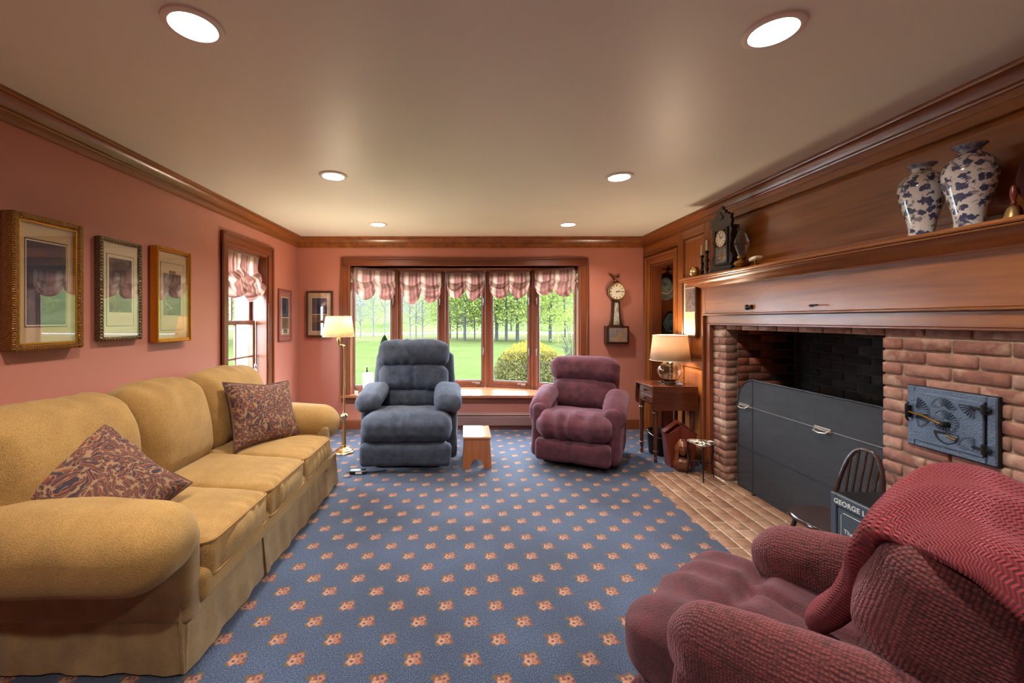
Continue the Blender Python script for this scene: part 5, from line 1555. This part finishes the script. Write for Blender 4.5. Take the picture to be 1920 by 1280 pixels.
# ------------------------------------------------------------------ banjo clock on the back wall
M['dial'] = m_plain('aged_white_dial', rgb(226, 216, 190), .5, 0, .05)
M['dark_mahogany'] = m_plain('dark_mahogany', rgb(52, 24, 18), .3, 0, .25, 18)
M['tablet'] = art_mat('gilt_throat_tablet', [rgb(186, 190, 186), rgb(196, 198, 190), rgb(150, 132, 80), rgb(60, 60, 70)], 30, 1.9)
M['scene_tablet'] = art_mat('painted_scene_tablet', [rgb(40, 60, 84), rgb(86, 112, 132), rgb(176, 126, 58), rgb(176, 70, 42)], 22, 6.1)
bc = thing('banjo_clock', 'dark banjo wall clock with round white dial right of the bow window', 'wall clock', (1.875, YB, 0))
hz = 1.716
MB().lathe([(.0, -.001), (.108, -.001), (.112, -.02), (.112, -.055), (.0, -.055)], 40, (0, 0, hz), 'y').build('head_case', 'dark_mahogany', bc)
MB().lathe([(.093, -.056), (.112, -.056), (.113, -.064), (.104, -.075), (.095, -.073), (.092, -.064)], 40, (0, 0, hz), 'y', False).build('bezel', 'brass', bc)
dl = MB().lathe([(0, -.0555), (.094, -.0555), (.094, -.060), (0, -.060)], 40, (0, 0, hz), 'y').build('dial', 'dial', bc)
mb = MB()
for k in range(12):
    a = 2 * PI * k / 12; c, s = math.sin(a), math.cos(a); r0, r1 = .066, .084
    w = .004 if k % 3 else .006
    px, pz = s, -c
    mb.add([(c * r + s * w * e, -.0606, hz + s * r - c * w * e) for r in (r0, r1) for e in (-1, 1)] + [(c * r + s * w * e, -.0600, hz + s * r - c * w * e) for r in (r0, r1) for e in (-1, 1)],
           [(0, 1, 3, 2), (4, 6, 7, 5), (0, 2, 6, 4), (1, 5, 7, 3), (0, 4, 5, 1), (2, 3, 7, 6)])
mb.build('hour_marks', 'black_wood', dl, 0)
def hand(ang, ln, w, y, p):
    c, s = math.sin(ang), math.cos(ang)
    return MB().add([(-s * w - c * .012, y, hz + c * w - s * .012), (s * w - c * .012, y, hz - c * w - s * .012), (c * ln, y, hz + s * ln),
                     (-s * w - c * .012, y - .0015, hz + c * w - s * .012), (s * w - c * .012, y - .0015, hz - c * w - s * .012), (c * ln, y - .0015, hz + s * ln)],
                    [(0, 1, 2), (3, 5, 4), (0, 3, 4, 1), (1, 4, 5, 2), (2, 5, 3, 0)]).build('hand', 'black_wood', p, 0)
hand(math.radians(68), .050, .006, -.0625, dl); hand(math.radians(92), .074, .004, -.0645, dl)
MB().prism([(-.045, 1.60), (.045, 1.60), (.052, 1.45), (.066, 1.36), (.090, 1.292), (-.090, 1.292), (-.066, 1.36), (-.052, 1.45)], -.045, -.001, 'xz').build('throat', 'dark_mahogany', bc)
MB().prism([(-.020, 1.582), (.020, 1.582), (.037, 1.305), (-.037, 1.305)], -.049, -.0455, 'xz').build('throat_tablet', 'tablet', bc)
for s in (-1, 1):
    MB().tube([(s * .058, -.03, 1.43), (s * .062, -.03, 1.38), (s * .078, -.03, 1.33), (s * .100, -.03, 1.298)], .005, 6).build('side_arm', 'brass', bc)
MB().box(-.143, .143, -.085, -.001, 1.070, 1.291, .004).build('box_case', 'dark_mahogany', bc)
MB().box(-.106, .118, -.090, -.0855, 1.094, 1.270, .002).build('box_tablet', 'scene_tablet', bc)
mb = MB().box(-.118, -.107, -.094, -.0855, 1.083, 1.281, .002).box(.119, .130, -.094, -.0855, 1.083, 1.281, .002).box(-.107, .119, -.094, -.0855, 1.271, 1.281, .002).box(-.107, .119, -.094, -.0855, 1.083, 1.093, .002)
mb.build('door_frame', 'dark_mahogany', bc)
MB().lathe([(.030, 1.826), (.034, 1.832), (.018, 1.842), (.012, 1.85), (.020, 1.862), (.020, 1.868), (.006, 1.880), (0, 1.882)], 16, (-.01, -.03, 0)).build('finial', 'old_brass', bc)
eg = MB().lathe([(0, 1.878), (.010, 1.885), (.014, 1.900), (.008, 1.915), (.006, 1.922), (0, 1.928)], 12, (-.01, -.03, 0))
eg.prism([(-.012, 1.895), (-.05, 1.935), (-.095, 1.945), (-.07, 1.925), (-.085, 1.915), (-.055, 1.908), (-.06, 1.895), (-.03, 1.890)], -.033, -.027, 'xz')
eg.prism([(-.008, 1.895), (.030, 1.925), (.055, 1.93), (.042, 1.912), (.045, 1.902), (.020, 1.888)], -.033, -.027, 'xz')
eg.build('eagle', 'old_brass', bc)
MB().tube([(.075, -.04, 1.070), (.078, -.04, 1.05), (.070, -.04, 1.035)], .002, 6).build('key_string', 'cream', bc)

# ------------------------------------------------------------------ mantel shelf things
SH = 1.7515
M['thin_glass'] = m_glass_pane('thin_blown_glass', 1.6)
# gingerbread shelf clock, faces -x
gc = thing('mantel_clock', 'carved dark gingerbread clock with glass door standing on the mantel shelf', 'clock', (2.125, 3.345, SH), math.radians(-90))
# local: faces -y, x across (toward the camera end is +x), z up
MB().box(-.150, .150, -.062, .062, .0, .020, .004).box(-.140, .140, -.056, .056, .0201, .046, .006).box(-.125, .125, -.05, .05, .0461, .058, .003).build('plinth', 'black_wood', gc)
MB().box(-.098, .098, -.042, .045, .0581, .375, .003).build('case', 'black_wood', gc)
crest = [(-.118, .36), (.118, .36), (.135, .40), (.120, .425), (.130, .455), (.100, .45), (.082, .475), (.060, .462), (.052, .50), (.028, .505), (.018, .53), (0, .542)]
crest = crest + [(-x, z) for x, z in crest[-2:1:-1]]
MB().prism(crest, -.046, -.024, 'xz').build('crest', 'black_wood', gc)
for s in (-1, 1):
    MB().prism([(s * .099, .06), (s * .122, .07), (s * .138, .11), (s * .118, .15), (s * .104, .16), (s * .108, .23), (s * .124, .26), (s * .112, .29), (s * .128, .33), (s * .118, .359), (s * .099, .359)], -.040, -.020, 'xz').build('side_scroll', 'black_wood', gc)
MB().prism([(-.02, .43), (.02, .43), (.034, .452), (.010, .470), (0, .492), (-.010, .470), (-.034, .452)], -.052, -.0465, 'xz').build('crest_carving', 'black_wood', gc)
mb = MB().box(-.088, -.072, -.052, -.0425, .066, .36, .003).box(.072, .088, -.052, -.0425, .066, .36, .003).box(-.072, .072, -.052, -.0425, .344, .36, .003).box(-.072, .072, -.052, -.0425, .066, .082, .003)
dr = mb.build('door', 'black_wood', gc)
M['clock_glass'] = art_mat('gilt_clock_glass', [rgb(40, 34, 30), rgb(64, 56, 48), rgb(120, 108, 84), rgb(176, 168, 140)], 40, 2.2)
MB().box(-.0715, .0715, -.0465, -.0430, .082, .212).build('decorated_glass', 'clock_glass', dr, 0)
d2 = MB().lathe([(0, -.0428), (.064, -.0428), (.064, -.048), (0, -.048)], 36, (0, 0, .276), 'y').build('dial', 'dial', gc)
MB().lathe([(.063, -.048), (.068, -.050), (.068, -.044), (.063, -.044)], 36, (0, 0, .276), 'y', False).build('bezel', 'old_brass', d2)
mb = MB()
for k in range(12):
    a = 2 * PI * k / 12; c, s = math.sin(a), math.cos(a)
    mb.tube([(c * .045, -.0485, .276 + s * .045), (c * .059, -.0485, .276 + s * .059)], .0022, 5)
mb.tube([(0, -.050, .276), (.026, -.050, .294)], .002, 5).tube([(0, -.051, .276), (-.012, -.051, .320)], .0016, 5)
mb.build('numerals_and_hands', 'black_wood', d2)
pdm = MB().lathe([(0, -.0466), (.024, -.0466), (.024, -.049), (0, -.049)], 24, (0, 0, .125), 'y').build('pendulum_bob', 'brass', gc)

cs_label = ['turned black candlestick with cream candle, far one on the mantel', 'turned black candlestick with cream candle, next to the mantel clock']
csp = [(0, 0), (.038, 0), (.040, .006), (.030, .014), (.012, .020), (.009, .03), (.015, .045), (.018, .06), (.010, .075), (.015, .088), (.010, .10), (.016, .115), (.018, .13), (.009, .145), (.013, .160), (.009, .172), (.016, .185), (.020, .195), (.014, .202), (.012, .203)]
for i, (x, y, sc_) in enumerate(((2.150, 3.735, 1.0), (2.100, 3.575, 1.08))):
    t = thing('candlestick', cs_label[i], 'candlestick', (x, y, SH), 0, 'candlesticks on the mantel')
    MB().lathe([(r, z * sc_) for r, z in csp], 20).build('stick', 'black_wood', t)
    MB().lathe([(0, .20 * sc_), (.011, .20 * sc_), (.0105, .20 * sc_ + .088), (.006, .20 * sc_ + .094), (0, .20 * sc_ + .095)], 16).build('candle', 'cream', t)
    MB().lathe([(.0015, .20 * sc_ + .094), (.001, .20 * sc_ + .104), (0, .20 * sc_ + .105)], 6).build('wick', 'black_wood', t)
t = thing('brass_ball_vase', 'small round brass pot at the far end of the mantel shelf', 'pot', (2.075, 3.715, SH))
MB().lathe([(0, 0), (.022, 0), (.026, .004), (.042, .020), (.048, .042), (.042, .064), (.028, .078), (.024, .084), (.030, .090), (.028, .091), (.022, .085), (0, .080)], 28).build('body', 'brass', t)

t = thing('oil_lamp', 'small brass oil lamp with clear glass chimney on the mantel', 'oil lamp', (2.10, 3.12, SH))
MB().lathe([(0, 0), (.062, 0), (.066, .008), (.056, .016), (.040, .02), (.052, .03), (.058, .045), (.048, .062), (.026, .070), (.022, .078), (.030, .084), (.032, .10), (.020, .106)], 28).build('font', 'old_brass', t)
gp = [(.026, .100), (.030, .12), (.048, .165), (.055, .19), (.050, .22), (.036, .255), (.026, .285), (.028, .30), (.036, .312)]
MB().lathe(gp + [(r - .002, z) for r, z in gp[::-1]] + [gp[0]], 28, cap=False).build('chimney', 'thin_glass', t, 60)
MB().tube([(.055, 0, .04), (.085, 0, .055), (.09, 0, .03), (.062, 0, .012)], .004, 6).build('finger_loop', 'old_brass', t)
t = thing('shell_scoop', 'small pale shell-shaped scoop lying beside the oil lamp', 'scoop', (2.105, 2.99, SH), math.radians(80))
V, F, N = rbox(.12, .05, .03, .014, (8, 4, 2), 4); V[:, 1] *= 1 - .4 * np.clip(V[:, 0] / .06, -1, 1); V[:, 2] += .062
mk('bowl', V, F, 'dial', t, 180, False)
MB().lathe([(.022, 0), (.024, .004), (.007, .010), (.006, .047), (.014, .052)], 16, (-.01, 0, 0)).build('foot', 'old_brass', t)

def porcelain():
    t = NT('blue_and_white_porcelain'); v = t.coord()
    n = t.noise(v, 34, 3, .6, .6); n2 = t.noise(v, 40, 2)
    nd = t.n('ShaderNodeVectorMath', operation='SCALE'); t.put(nd.inputs[0], t.vmath('SUBTRACT', t.noise(v, 60, 2, color=True), (.5, .5, .5))); nd.inputs[3].default_value = .035
    vo = t.voro(t.vmath('ADD', v, nd.outputs[0]), 30)
    f = t.math('ADD', vo, t.math('MULTIPLY', t.math('SUBTRACT', n2, .5), .5))
    blu = t.mix(n2, rgb(40, 48, 84), rgb(92, 104, 140))
    c = t.mix(t.ramp(f, [(.40, (1, 1, 1, 1)), (.47, (0, 0, 0, 1))]), rgb(226, 224, 220), blu)
    c = t.mix(t.math('MULTIPLY', t.ramp(n, [(.56, (0, 0, 0, 1)), (.60, (1, 1, 1, 1))]), .75), c, rgb(84, 88, 110))
    sep = t.n('ShaderNodeSeparateXYZ'); t.put(sep.inputs[0], v)
    rim = t.math('GREATER_THAN', sep.outputs[2], .318)
    c = t.mix(t.math('MULTIPLY', rim, .75), c, rgb(86, 98, 132))
    return t.done(t.bsdf(c, .08, 0, None, Coat_Weight=.6))
M['porcelain'] = porcelain()
vp = [(0, 0), (.050, 0), (.052, .006), (.050, .03), (.056, .07), (.074, .13), (.090, .19), (.094, .225), (.088, .26), (.066, .288), (.042, .303), (.036, .314), (.040, .324), (.058, .336), (.060, .340), (.054, .338), (.036, .322), (.030, .314), (0, .31)]
for i, (x, y, s, lb) in enumerate(((2.115, 1.905, .985, 'tall blue and white porcelain vase, left of the pair on the mantel'), (2.12, 1.728, 1.03, 'tall blue and white porcelain vase, right of the pair beside the brass bell'))):
    t = thing('porcelain_vase', lb, 'vase', (x, y, SH), i * 1.9, 'porcelain vases on the mantel')
    MB().lathe([(r * .86 * (1 if i == 0 else 1.02), z * s) for r, z in vp], 40).build('body', 'porcelain', t, 60)
t = thing('hand_bell', 'brass hand bell with red wooden handle behind the vases', 'bell', (2.135, 1.60, SH))
MB().lathe([(.036, 0), (.034, .006), (.026, .025), (.021, .05), (.014, .060), (.004, .063)], 24).build('cup', 'brass', t)
MB().lathe([(.005, .062), (.009, .072), (.006, .082), (.011, .10), (.010, .125), (.006, .140), (0, .143)], 16).build('handle', 'mahogany', t)
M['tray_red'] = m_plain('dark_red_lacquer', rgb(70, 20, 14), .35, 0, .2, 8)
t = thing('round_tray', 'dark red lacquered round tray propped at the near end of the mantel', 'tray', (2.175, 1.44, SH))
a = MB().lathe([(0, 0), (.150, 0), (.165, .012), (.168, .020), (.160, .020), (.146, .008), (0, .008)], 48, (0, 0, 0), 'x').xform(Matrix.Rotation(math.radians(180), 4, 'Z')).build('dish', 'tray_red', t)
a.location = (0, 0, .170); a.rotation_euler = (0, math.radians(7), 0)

# ------------------------------------------------------------------ cast iron oven door in the brick
M['oven_iron'] = m_plain('blued_cast_iron', rgb(92, 106, 126), .42, .45, .22, 26, .6, 130)
ov = thing('oven_door', 'cast iron bake oven door with fan reliefs set in the brick wall', 'oven door', (FX, 1.8585, .905), math.radians(-90))
# local: faces -y; +x toward the camera, width .343, height .286
W2, H2 = .1715, .143
mb = MB().box(-W2, -W2 + .034, -.018, .004, -H2, H2, .004).box(W2 - .034, W2, -.018, .004, -H2, H2, .004).box(-W2 + .034, W2 - .034, -.018, .004, H2 - .030, H2, .004).box(-W2 + .034, W2 - .034, -.018, .004, -H2, -H2 + .030, .004)
mb.build('frame', 'oven_iron', ov)
mb = MB().box(-W2 - .004, W2 + .004, -.012, .010, -H2 - .004, H2 + .004, .003); mb.build('flange', 'black_metal', ov)
leaf = MB().box(-W2 + .030, W2 - .040, -.024, -.0125, -H2 + .026, H2 - .026, .003).build('door_leaf', 'oven_iron', ov)
def fan(cx, cz, r0, r1, a0, a1, n):
    mb = MB()
    for k in range(n):
        a = math.radians(a0 + (a1 - a0) * k / (n - 1)); c, s = math.cos(a), math.sin(a); w0, w1 = .0012, .0042
        mb.add([(cx + c * r0 - s * w0, -.0238, cz + s * r0 + c * w0), (cx + c * r0 + s * w0, -.0238, cz + s * r0 - c * w0), (cx + c * r1 + s * w1, -.0238, cz + s * r1 - c * w1), (cx + c * r1 - s * w1, -.0238, cz + s * r1 + c * w1),
                (cx + c * r0, -.0268, cz + s * r0), (cx + c * r1, -.0300, cz + s * r1)], [(0, 1, 2, 3), (0, 4, 1), (1, 4, 5, 2), (2, 5, 3), (3, 5, 4, 0)])
    b = [(cx + (r1 + .005) * math.cos(math.radians(a)), -.0245, cz + (r1 + .005) * math.sin(math.radians(a))) for a in np.linspace(a0, a1, 16)]
    mb.tube(b, .0022, 5)
    mb.build('fan_relief', 'oven_iron', leaf, 20)
fan(-.128, .035, .010, .056, -15, 75, 8); fan(-.128, .010, .010, .056, -75, 10, 8)
fan(-.010, .060, .012, .044, 10, 170, 11); fan(-.002, .006, .010, .044, -30, 150, 12); fan(-.002, .004, .010, .044, 185, 320, 9)
fan(.105, .098, .010, .055, 185, 265, 7); fan(.105, -.098, .010, .055, 95, 175, 7)
# draught opening with slider
mb = MB().prism([(.048 * math.cos(a) - .002, .052 * math.sin(a) - .046) for a in np.linspace(PI, 2 * PI, 20)], -.0255, -.0242, 'xz'); mb.build('draught_recess', 'black_metal', leaf)
MB().prism([(.040 * math.cos(a) + .006, .044 * math.sin(a) - .048) for a in np.linspace(PI * 1.08, 2 * PI, 18)], -.029, -.0257, 'xz').build('draught_slider', 'oven_iron', leaf)
MB().tube([(.012, -.031, -.058), (.026, -.033, -.064), (.046, -.034, -.066)], .006, 8).build('slider_knob', 'old_brass', leaf)
lt = MB().tube([(-.152, -.034, .016), (-.08, -.040, .012), (-.018, -.046, -.004), (.010, -.050, -.010)], [.005, .0055, .006, .008], 8).build('latch_arm', 'old_brass', ov)
MB().lathe([(0, -.022), (.014, -.024), (.013, -.045), (.008, -.056), (0, -.058)], 16, (.006, 0, -.009), 'y').build('boss', 'black_metal', lt)
MB().box(-.163, -.148, -.040, -.0185, -.012, .048, .003).tube([(-.155, -.030, -.028), (-.155, -.040, -.012), (-.155, -.040, .05), (-.155, -.030, .062)], .005, 6).build('catch', 'black_metal', ov)
for zz in (.088, -.080):
    MB().lathe([(0, -.02), (.009, -.02), (.009, .02), (0, .02)], 12, (.140, -.032, zz)).tube([(.100, -.028, zz), (.125, -.032, zz), (.160, -.026, zz)], .006, 6).build('hinge', 'black_metal', ov)

# ------------------------------------------------------------------ fire screen
def mesh_screen():
    t = NT('woven_screen_mesh')
    tr = t.n('ShaderNodeBsdfTransparent'); d = t.bsdf(rgb(48, 49, 54), .6, 0.0)
    mx = t.n('ShaderNodeMixShader'); mx.inputs[0].default_value = .70
    t.put(mx.inputs[1], tr.outputs[0]); t.put(mx.inputs[2], d)
    return t.done(mx.outputs[0])
M['mesh'] = mesh_screen()
M['screen_edge'] = m_plain('screen_edge_metal', rgb(48, 50, 56), .4, .5)
M['nickel'] = m_plain('bright_nickel', rgb(220, 216, 206), .25, .9)
fs = thing('fire_screen', 'black wire mesh fire screen with rounded corner standing in the fireplace opening', 'fire screen', (2.262, 2.80, 0))
Ya, Yb, Zt, Rr = 2.19 - 2.80, 3.405 - 2.80, .893, .19
def outline(grow=0.0):
    p = [(Ya, .004), (Yb, .004)]
    for a in np.linspace(0, 90, 10): p.append((Yb - Rr + Rr * math.cos(math.radians(a)), Zt - Rr + Rr * math.sin(math.radians(a))))
    for a in np.linspace(90, 180, 6): p.append((Ya + .05 + .05 * math.cos(math.radians(a)), Zt - .05 + .05 * math.sin(math.radians(a))))
    return p
ol = outline()
# main panel bows forward at its far end, where the screen turns its rounded shoulder
def bow_x(y): return .0
MB().prism(ol, -.0015, .0015, 'yz').build('mesh_panel', 'mesh', fs, 0)
MB().tube([(0, y, z) for y, z in ol], .006, 8, True).build('rim', 'screen_edge', fs)
MB().tube([(-.003, Ya, .675), (-.003, Yb, .675)], .0028, 6).build('seam', 'metal_grey', fs)
MB().tube([(-.003, Ya, .335), (-.003, Yb, .335)], .0022, 6).build('seam', 'screen_edge', fs)
MB().tube([(-.003, .435, .01), (-.003, .435, .885)], .0022, 6).build('seam', 'screen_edge', fs)
for yy in (.525, -.205):
    hd = MB().box(-.010, -.003, yy - .062, yy + .062, .665, .690, .003).build('handle_plate', 'nickel', fs)
    MB().tube([(-.008, yy - .05, .676), (-.030, yy - .045, .662), (-.034, yy, .655), (-.030, yy + .045, .662), (-.008, yy + .05, .676)], .005, 8).build('bail', 'nickel', hd)
for yy in (-.4, .4): MB().box(-.03, .03, yy - .008, yy + .008, .0, .012, .002).build('foot', 'screen_edge', fs)
# ash heap
M['ash'] = m_plain('wood_ash', rgb(120, 104, 90), .98, 0, .35, 40, .8, 90)
n = 40; V = []; F = []
for j in range(n + 1):
    for i in range(n + 1):
        a, b = -1 + 2 * i / n, -1 + 2 * j / n; rr = math.sqrt(a * a + b * b)
        V.append((2.56 + a * .19, 2.76 + b * .42, .30 * max(0, 1 - rr ** 1.6)))
V = np.array(V); V[:, 2] = np.maximum(.002, V[:, 2] * (1 + .25 * vnoise(V, 9, 1)) + .014 * vnoise(V, 34, 2) * (V[:, 2] > .01)) + 0
for j in range(n):
    for i in range(n): a = j * (n + 1) + i; F.append((a, a + 1, a + n + 2, a + n + 1))
tag(mk('ash_heap', V, F, 'ash', None, 180), 'heap of grey ash on the firebox floor behind the screen', 'ash', None, 'stuff')

# ------------------------------------------------------------------ child's windsor chair on the hearth
M['dark_polish'] = m_wood('dark_polished_wood', rgb(34, 20, 16), rgb(64, 36, 26), 'Y', .4, .16, .2, False, .5)
wc = thing('childs_chair', 'low dark polished hoop-back windsor chair on the hearth behind the safe', 'chair', (1.955, 2.205, 0), math.radians(-90))
# local faces -y (toward the room), x across
pts = []
for a in np.linspace(0, 2 * PI, 40, endpoint=False):
    x, y = math.cos(a), math.sin(a)
    pts.append((.165 * math.copysign(abs(x) ** .7, x), .165 * math.copysign(abs(y) ** .75, y)))
mb = MB(); K = [(.92, .270), (1.0, .280), (1.0, .292), (.96, .301), (.60, .294), (.2, .291)]
V = []; F = []
for s, z in K:
    for x, y in pts: V.append((x * s, y * s, z))
for j in range(len(K) - 1):
    for i in range(40): F.append((j * 40 + i, j * 40 + (i + 1) % 40, (j + 1) * 40 + (i + 1) % 40, (j + 1) * 40 + i))
F.append(tuple(range(39, -1, -1))); F.append(tuple((len(K) - 1) * 40 + i for i in range(40)))
mk('seat', V, F, 'dark_polish', wc, 50)
hoop = []
for a in np.linspace(0, PI, 30):
    zz = .295 + .375 * math.sin(a) ** .8
    hoop.append((.128 * math.copysign(abs(math.cos(a)) ** .8, math.cos(a)), .13 + .07 * (zz - .295) / .37, zz))
MB().tube(hoop, .011, 10).build('hoop', 'dark_polish', wc)
for x in (-.075, -.038, 0, .038, .075):
    zt = .295 + .375 * (1 - (abs(x) / .128) ** 2.5) ** .5 - .006
    MB().tube([(x * .9, .13, .294), (x, .165, .48), (x * 1.05, .13 + .07 * (zt - .295) / .37, zt)], .0055, 8).build('spindle', 'dark_polish', wc)
for sx in (-1, 1):
    for sy in (-1, 1):
        MB().tube([(sx * .10, sy * .095, .278), (sx * .125, sy * .115, .15), (sx * .14, sy * .13, .003)], [.010, .014, .009], 8).build('leg', 'dark_polish', wc)
MB().tube([(-.122, -.113, .13), (-.122, .113, .13)], .007, 8).tube([(.122, -.113, .13), (.122, .113, .13)], .007, 8).tube([(-.12, 0, .13), (.12, 0, .13)], .007, 8).build('stretcher', 'dark_polish', wc)

# ------------------------------------------------------------------ little iron safe
M['safe_black'] = m_plain('black_safe_enamel', rgb(26, 24, 26), .35, .2, .2, 20)
M['safe_blue'] = m_plain('blue_grey_safe_front', rgb(70, 78, 88), .4, .35, .12, 10)
M['silver_ink'] = m_plain('silver_lettering', rgb(206, 206, 200), .4, .3)
SF = (1.745, 1.60, 1.965, .548)      # front x, near y, far y, top
sf = thing('iron_safe', 'small black iron safe with silver lettered blue-grey door on the hearth', 'safe', (1.94, 1.7825, 0), math.radians(-90))
# local faces -y; +x runs toward the camera
hw = (SF[2] - SF[1]) / 2; fy = -(1.94 - SF[0])
MB().box(-hw, hw, fy + .012, .195, .03, SF[3], .006).build('body', 'safe_black', sf)
mb = MB(); b = .030
mb.box(-hw, -hw + b, fy, fy + .0118, .04, SF[3] + .002, .003).box(hw - b, hw, fy, fy + .0118, .04, SF[3] + .002, .003).box(-hw + b, hw - b, fy, fy + .0118, SF[3] - .052, SF[3] + .002, .003).box(-hw + b, hw - b, fy, fy + .0118, .04, .08, .003)
mb.build('door_frame', 'safe_blue', sf)
dr = MB().box(-hw + b + .004, hw - b - .004, fy + .004, fy + .0118, .084, SF[3] - .056, .002).build('door', 'safe_blue', sf)
x0, x1, za, zb = -hw + b + .022, hw - b - .022, .12, SF[3] - .075
MB().tube([(x0 + .012, fy + .004, zb), (x1 - .012, fy + .004, zb), (x1, fy + .004, zb - .012), (x1, fy + .004, za), (x0, fy + .004, za), (x0, fy + .004, zb - .012)], .0012, 5, True).build('pinstripe', 'silver_ink', dr)
def lettering(body, size, x, z, y, parent, align='LEFT', mat='silver_ink', bold=.0):
    cu = bpy.data.curves.new('lettering', 'FONT'); cu.body = body; cu.size = size; cu.extrude = .0004; cu.align_x = align; cu.offset = bold
    cu.space_character = 1.08
    tmp = bpy.data.objects.new('lettering', cu); COL.objects.link(tmp)
    me = bpy.data.meshes.new_from_object(tmp.evaluated_get(bpy.context.evaluated_depsgraph_get()))
    bpy.data.objects.remove(tmp); bpy.data.curves.remove(cu)
    o = bpy.data.objects.new('lettering', me); COL.objects.link(o); o.parent = parent
    me.materials.clear(); me.materials.append(M[mat])
    o.location = (x, y, z); o.rotation_euler = (PI / 2, 0, 0)
    return o
lettering('GEORGE L.EDS', .031, -hw + .020, SF[3] - .040, fy - .0006, sf, bold=.0008)
lettering('The Hall\'s Safe & Lock Co.', .026, -.115, .385, fy + .0034, dr, bold=.0006)
lettering('CINCINNATI', .020, -.055, .352, fy + .0034, dr)
for xx in (-.118, -.082):
    MB().lathe([(.006, fy + .003), (.006, fy - .008), (.014, fy - .014), (.016, fy - .022), (.010, fy - .030), (0, fy - .031)], 16, (xx, 0, .318), 'y').build('knob', 'brass', dr)
for xx in (-.13, .13):
    for yy in (fy + .05, .15):
        MB().lathe([(.018, 0), (.018, .022), (.010, .031)], 12, (xx, yy, 0)).build('caster', 'black_metal', sf)

# ------------------------------------------------------------------ hats in the passage
M['felt_grey'] = m_fabric('grey_green_felt', rgb(108, 110, 98), rgb(70, 72, 66), 300, .3, 10)
M['felt_green'] = m_fabric('dark_green_cloth', rgb(44, 66, 58), rgb(22, 34, 32), 300, .3, 10)
pegs = thing('peg_rail', 'dark wooden peg rail high on the passage wall', 'peg rail', (2.62, YB - .02, 1.965))
MB().box(-.22, .30, -.02, 0, -.03, .03, .004).build('rail', 'red_x', pegs)
for x in (-.12, .06, .24): MB().tube([(x, -.02, 0), (x, -.075, .012)], [.009, .012], 10).build('peg', 'black_wood', pegs)
def hat(label, loc, mat, rx, rz_, s=1.0, h=.11):
    t = thing('hat', label, 'hat', loc, 0, 'hats in the passage'); t.rotation_euler = (rx, 0, rz_)
    V = []; F = []; n = 40
    prof = [(.145, -.006), (.150, .0), (.140, .006), (.100, .010), (.086, .016), (.082, .05), (.076, h - .02), (.060, h), (.035, h - .006), (0, h - .014)]
    for r, z in prof:
        for k in range(n):
            a = 2 * PI * k / n
            V.append((r * s * math.cos(a) * .86, r * s * math.sin(a) * 1.12, z * s + (.02 * abs(math.cos(a)) ** 2 if r > .1 else 0)))
    for j in range(len(prof) - 1):
        for k in range(n): F.append((j * n + k, j * n + (k + 1) % n, (j + 1) * n + (k + 1) % n, (j + 1) * n + k))
    o = mk('felt', V, F, mat, t, 180); o.modifiers.new('thickness', 'SOLIDIFY').thickness = .004
    MB().tube([(.0835 * s * .86 * math.cos(a), .0835 * s * 1.12 * math.sin(a), .030 * s) for a in np.linspace(0, 2 * PI, 36, endpoint=False)], .0065, 6, True).build('cord_band', 'mat_tan', t)
    return t
hat('grey-green brimmed hat with light cord band hanging in the passage', (2.49, YB - .055, 1.76), 'felt_grey', math.radians(64), math.radians(-30), 1.0, .14)
hat('dark green brimmed hat hanging below the grey one in the passage', (2.54, YB - .065, 1.31), 'felt_green', math.radians(66), math.radians(-24), 1.08, .14)
